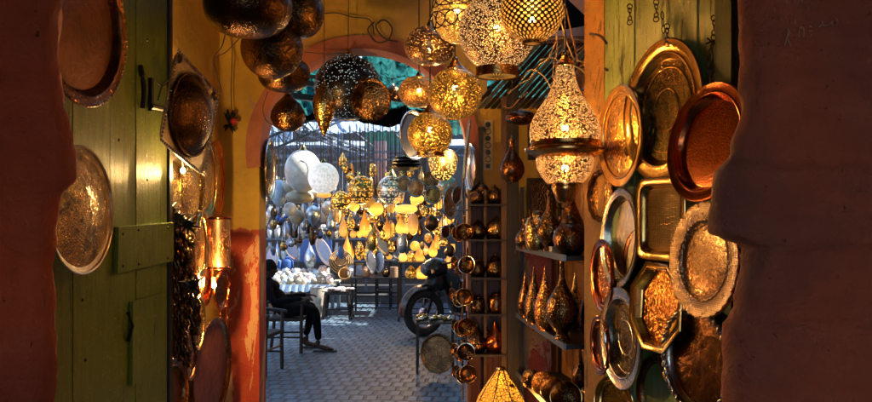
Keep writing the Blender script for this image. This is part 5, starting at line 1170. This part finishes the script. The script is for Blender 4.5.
mb.add(vs, fs); mb.add([(x-.02,y,z) for x, y, z in vs], [f[::-1] for f in fs]); mb.build('leg_shield', M['black_plastic'], mc, 60)
hd = body([(-.34,.90,.06,.06),(-.26,.90,.17,.12),(-.14,.90,.16,.125),(-.04,.88,.12,.10),(0,.88,.07,.06)], 'handlebar_cover', M['black_plastic'])
mb = MB(); mb.lathe([(0,.03),(.06,.02),(.075,0),(.07,-.02)], 20, Matrix.Translation((.0,0,.88)) @ Matrix.Rotation(R(90), 4, 'Y')); mb.build('headlight', M['glass_lens'], mc, 60)
mb = MB(); mb.tube(curve([(-.24,-.34,.98),(-.2,-.16,.95),(-.2,.16,.95),(-.24,.34,.98)],5), .014, 8); mb.build('handlebar', M['black_metal'], mc, 60)
for s in (-1,1):
    mb = MB(); mb.tube(curve([(-.2,s*.22,.96),(-.17,s*.27,1.06),(-.18,s*.3,1.14)],4), .006, 5); mb.lathe([(0,-.008),(.05,-.006),(.055,.004),(0,.006)], 16, Matrix.Translation((-.18,s*.32,1.17)) @ Matrix.Rotation(R(90), 4, 'Y')); mb.build('mirror', M['black_metal'], mc, 60)
    mb = MB(); mb.lathe([(0,0),(.02,.01),(.025,.04),(0,.05)], 12, Matrix.Translation((-.08,s*.13,.85)) @ Matrix.Rotation(R(90), 4, 'Y')); mb.build('indicator', M['amber_mercury'], mc, 60)
body([(-1.5,.84,.07,.04),(-1.3,.83,.15,.07),(-.95,.79,.16,.07),(-.75,.77,.10,.05),(-.66,.74,.06,.03)], 'seat', M['rubber'])
body([(-.95,.36,.05,.05),(-.85,.36,.09,.09),(-.6,.34,.10,.10),(-.48,.36,.07,.07)], 'engine', M['steel_blue'])
mb = MB(); mb.tube(curve([(-.5,-.1,.28),(-.7,-.13,.2),(-1.0,-.15,.24),(-1.5,-.16,.34)],5), [.02]*8+[.045]*8, 10); mb.build('exhaust', M['chrome'], mc, 60)
mb = MB(); mb.bar((-.8,.1,.28), (-.88,.24,0), .02); mb.build('side_stand', M['black_metal'], mc, 0)

# ------------------------------------------------------------------ small table with brass ware, big tray leaning on it
tb = thing('side_table', 'slim black table piled with small brass ware near the motorcycle', 'table', (XS(416,8.0),8.0,0))
zt = zof(322,8.0); W_ = XS(455,8.0)-XS(416,8.0)
mb = MB(); mb.box((0,-.02,zt-.02), (W_,.40,zt)); mb.build('tabletop', M['black_wood'], tb, 0)
for x, y in ((.01,0),(W_-.02,0),(.01,.38),(W_-.02,.38)): mb = MB(); mb.box((x-.01,y-.01,0), (x+.012,y+.012,zt-.021)); mb.build('leg', M['black_metal'], tb, 0)
mb = MB(); mb.bar((.01,0,.2),(.01,.38,.2),.012); mb.bar((.01,0,.2),(W_-.02,0,.2),.012); mb.build('stretcher', M['black_metal'], tb, 0)
pl_ = ['far left','left','centre left','centre','centre right','right','far right','front left','front centre','front right','back left','back right']
for i in range(12):
    o = turned('brass_ware', 'little polished brass dish or cup at the '+pl_[i]+' of the slim black table', 'brassware', 418+(i*3.3 % 34), 0, 8.02+(i % 4)*.09, 6+(i*5 % 4), 2.6+(i % 3)*1.3, ('bowl','saucer','vase','teapot')[i % 4], ('brass_smooth','silver','old_brass')[i % 3], 'brass ware on the slim table', n=16)
    o.location.z = zt+.001; o.rotation_euler[0] = random.uniform(-.08,.08)
plate('platter', 'large round dark bronze platter standing on the ground against the slim table', 'platter', 437.5, 353.5, 7.75, 20, .86, 1, .12, 0, 'bronze', 'dark_bronze', .1, .05, n=64, ring=(.8,))

# ------------------------------------------------------------------ chairs and the seated person
def chair(label, x, y, rz, k=1.0):
    root = thing('wooden_chair', label, 'chair', (x,y,0), (0,0,rz), 'wooden chairs at the passage mouth')
    sh = .42*k; w_ = .22
    mb = MB(); mb.box((-w_,-.21,sh-.02), (w_,.21,sh+.012)); mb.build('seat', M['chair_wood'], root, 0)
    for sx in (-1,1):
        mb = MB(); mb.tube([(sx*w_*.95,-.19,0),(sx*w_*.92,-.19,.3),(sx*w_*.92,-.2,sh+.2)], .02, 8); mb.build('leg', M['chair_wood'], root)
        mb = MB(); mb.tube(curve([(sx*w_*.95,.24,0),(sx*w_*.92,.2,.35),(sx*w_*.92,.22,.65),(sx*w_*.9,.29,.92*k)],5), .02, 8); mb.build('leg', M['chair_wood'], root)
        mb = MB(); mb.tube(curve([(sx*w_*.92,.22,sh+.2),(sx*w_*1.02,0,sh+.215),(sx*w_*1.0,-.24,sh+.195)],5), .019, 8); mb.build('armrest', M['chair_wood'], root)
        mb = MB(); mb.tube([(sx*w_*.93,-.19,.18),(sx*w_*.93,.22,.18)], .012, 6); mb.build('stretcher', M['chair_wood'], root)
    for z in (.60,.74,.87):
        mb = MB(); mb.tube(curve([(-w_*.9,.215+(z-.6)*.25,z*k),(0,.25+(z-.6)*.25,z*k),(w_*.9,.215+(z-.6)*.25,z*k)],4), .016, 6); mb.build('back_slat', M['chair_wood'], root)
    mb = MB(); mb.tube([(-w_*.93,-.19,.25),(w_*.93,-.19,.25)], .012, 6); mb.build('stretcher', M['chair_wood'], root)
    return root
CHX, CHY = -1.74, 9.4
chair('dark wooden armchair carrying the seated person', CHX, CHY, R(90), .92)
chair('empty dark wooden chair at the foot of the red dado, nearest the viewer', XS(268,8.1)-.12, 8.1, R(78), .95)

def skin_mesh(name, mat, joints, edges, parent=None, sub=2, label=None):
    me = bpy.data.meshes.new(name); me.from_pydata([j[:3] for j in joints], edges, []); me.update()
    o = bpy.data.objects.new(name, me); C.objects.link(o)
    md = o.modifiers.new('skin', 'SKIN'); md.use_smooth_shade = True
    ly = me.skin_vertices[0] if me.skin_vertices else None
    if ly is None:
        bpy.context.view_layer.objects.active = o; o.select_set(True); bpy.ops.mesh.customdata_skin_add(); ly = me.skin_vertices[0]
    for i, j in enumerate(joints):
        r = j[3]; ly.data[i].radius = r if isinstance(r, tuple) else (r, r)
    ly.data[0].use_root = True
    s_ = o.modifiers.new('sub', 'SUBSURF'); s_.levels = sub; s_.render_levels = sub
    me.materials.append(mat)
    if parent: o.parent = parent
    return o
pr = thing('person', 'person in dark clothes sitting in an armchair, one foot out in a sandal', 'person', (CHX,CHY,0)); pr.scale = (.92,.92,.92)
# local frame: +x is where the person faces (to the right of the picture)
sH = .44
J = [(-.04,0,sH+.09,(.15,.12)),(-.12,0,sH+.20,(.13,.115)),(-.19,0,sH+.31,(.16,.12)),(-.235,0,sH+.40,(.11,.09)),(-.25,0,sH+.455,.052),(-.255,0,sH+.50,.048),
     (-.02,-.10,sH+.08,.10),(.37,-.13,sH+.10,.07),(.41,-.12,.14,.044),
     (-.02,.10,sH+.08,.10),(.31,.15,sH+.12,.07),(.20,.16,.16,.044),
     (-.22,-.19,sH+.35,.06),(-.13,-.26,sH+.20,.046),(.14,-.24,sH+.235,.036),(.22,-.235,sH+.245,.028),
     (-.22,.19,sH+.35,.06),(-.13,.26,sH+.20,.046),(.12,.22,sH+.235,.036),(.20,.215,sH+.245,.028)]
E = [(0,1),(1,2),(2,3),(3,4),(4,5),(0,6),(6,7),(7,8),(0,9),(9,10),(10,11),(3,12),(12,13),(13,14),(14,15),(3,16),(16,17),(17,18),(18,19)]
bd = skin_mesh('body', M['dark_cloth'], J, E, pr)
# head with face
hm = MB(); vs = []; nU, nV = 24, 18
for j in range(nV+1):
    v_ = PI*j/nV
    for i in range(nU):
        a = 2*PI*i/nU; x = math.sin(v_)*math.cos(a); y = math.sin(v_)*math.sin(a); z = math.cos(v_)
        X1 = .098*x; Y1 = .076*y; Z1 = .118*z
        if z < 0: X1 = X1*(1+.12*z)+.012*(-z); Y1 *= 1+.32*z
        if x > .5:                                      # face features (front is +x)
            X1 += .022*math.exp(-((y/.16)**2+((z+.12)/.16)**2))      # nose
            X1 -= .010*math.exp(-(((abs(y)-.33)/.14)**2+((z-.05)/.10)**2))   # eye sockets
            X1 += .006*math.exp(-((y/.3)**2+((z+.46)/.07)**2)) - .004*math.exp(-((y/.3)**2+((z+.52)/.02)**2))
            X1 += .008*math.exp(-((y/.22)**2+((z+.80)/.12)**2))      # chin
        vs.append((X1,Y1,Z1))
fs = [(j*nU+i, (j+1)*nU+i, (j+1)*nU+(i+1) % nU, j*nU+(i+1) % nU) for j in range(nV) for i in range(nU)]
hm.M = Matrix.Translation((-.24,0,sH+.60)) @ Matrix.Rotation(R(8), 4, 'Y'); hm.add(vs, fs)
for s in (-1,1):
    hm.add([(x*.022-.005, s*.074+y*.008, z*.032) for x, y, z in [(math.sin(PI*j/6)*math.cos(2*PI*i/8), math.sin(PI*j/6)*math.sin(2*PI*i/8), math.cos(PI*j/6)) for j in range(7) for i in range(8)]], [(j*8+i, (j+1)*8+i, (j+1)*8+(i+1) % 8, j*8+(i+1) % 8) for j in range(6) for i in range(8)])
hm.build('head', M['skin'], pr, 80)
hr = MB(); hr.M = hm.M; vs = []
for j in range(11):
    v_ = PI*.56*j/10
    for i in range(24):
        a = 2*PI*i/24; x = math.sin(v_)*math.cos(a); lim = 1 if x < .45 else .0
        vs.append((.106*math.sin(v_)*math.cos(a)-(.008 if x > .3 else .002), .084*math.sin(v_)*math.sin(a), .126*math.cos(v_)+(.03 if x > .45 and j > 7 else 0)))
hr.add(vs, [(j*24+i, (j+1)*24+i, (j+1)*24+(i+1) % 24, j*24+(i+1) % 24) for j in range(10) for i in range(24)]); hr.build('hair', M['hair'], pr, 80)
def hand(x, y, z, s):
    j = [(x-.03,y,z,.024),(x+.02,y,z-.002,(.032,.018)),(x+.055,y,z-.004,(.036,.014))]; e = [(0,1),(1,2)]
    skin_mesh('hand', M['skin'], j, e, pr, 2)
    for k in range(4):
        yy = y+(k-1.5)*.018; L_ = (.055,.068,.064,.05)[k]
        skin_mesh('finger', M['skin'], [(x+.045,yy,z-.003,.009),(x+.06+L_*.35,yy,z-.004,.0085),(x+.06+L_*.7,yy,z-.016,.008),(x+.06+L_*.85,yy,z-.032,.007)], [(0,1),(1,2),(2,3)], pr, 1)
    skin_mesh('thumb', M['skin'], [(x+.0,y-s*.022,z-.004,.011),(x+.03,y-s*.045,z-.008,.010),(x+.055,y-s*.05,z-.018,.008)], [(0,1),(1,2)], pr, 1)
hand(.24,-.235,sH+.247,1); hand(.22,.215,sH+.247,-1)
for (x, y, rz, z0) in ((.405,-.12,0,.0),(.19,.165,.1,.0)):
    skin_mesh('foot', M['skin'], [(x,y,z0+.15,.034),(x-.01,y,z0+.07,.036),(x+.07,y,z0+.055,.033),(x+.15,y,z0+.038,(.036,.02)),(x+.20,y,z0+.034,(.034,.014))], [(0,1),(1,2),(2,3),(3,4)], pr, 2)
    mb = MB(); vs = [(x-.06,y-.03,z0),(x-.06,y+.03,z0),(x+.05,y+.04,z0),(x+.17,y+.05,z0),(x+.235,y+.025,z0),(x+.235,y-.025,z0),(x+.17,y-.05,z0),(x+.05,y-.04,z0)]
    n_ = 8; mb.add(vs+[(a, b, c+.022) for a, b, c in vs], [tuple(range(n_))[::-1], tuple(range(n_, 2*n_))]+[(i, (i+1) % n_, (i+1) % n_+n_, i+n_) for i in range(n_)])
    mb.tube(curve([(x+.12,y-.05,z0+.015),(x+.12,y-.03,z0+.06),(x+.12,y+.03,z0+.06),(x+.12,y+.05,z0+.015)],4), .010, 6); mb.build('sandal', M['sandal'], pr, 30)

# wires and small lamps strung at the mouth of the lane, cup of light inside the bowl lamp
area_pt(P(443,160,5.62), 1.2, r=.02)
bpy.context.view_layer.update()
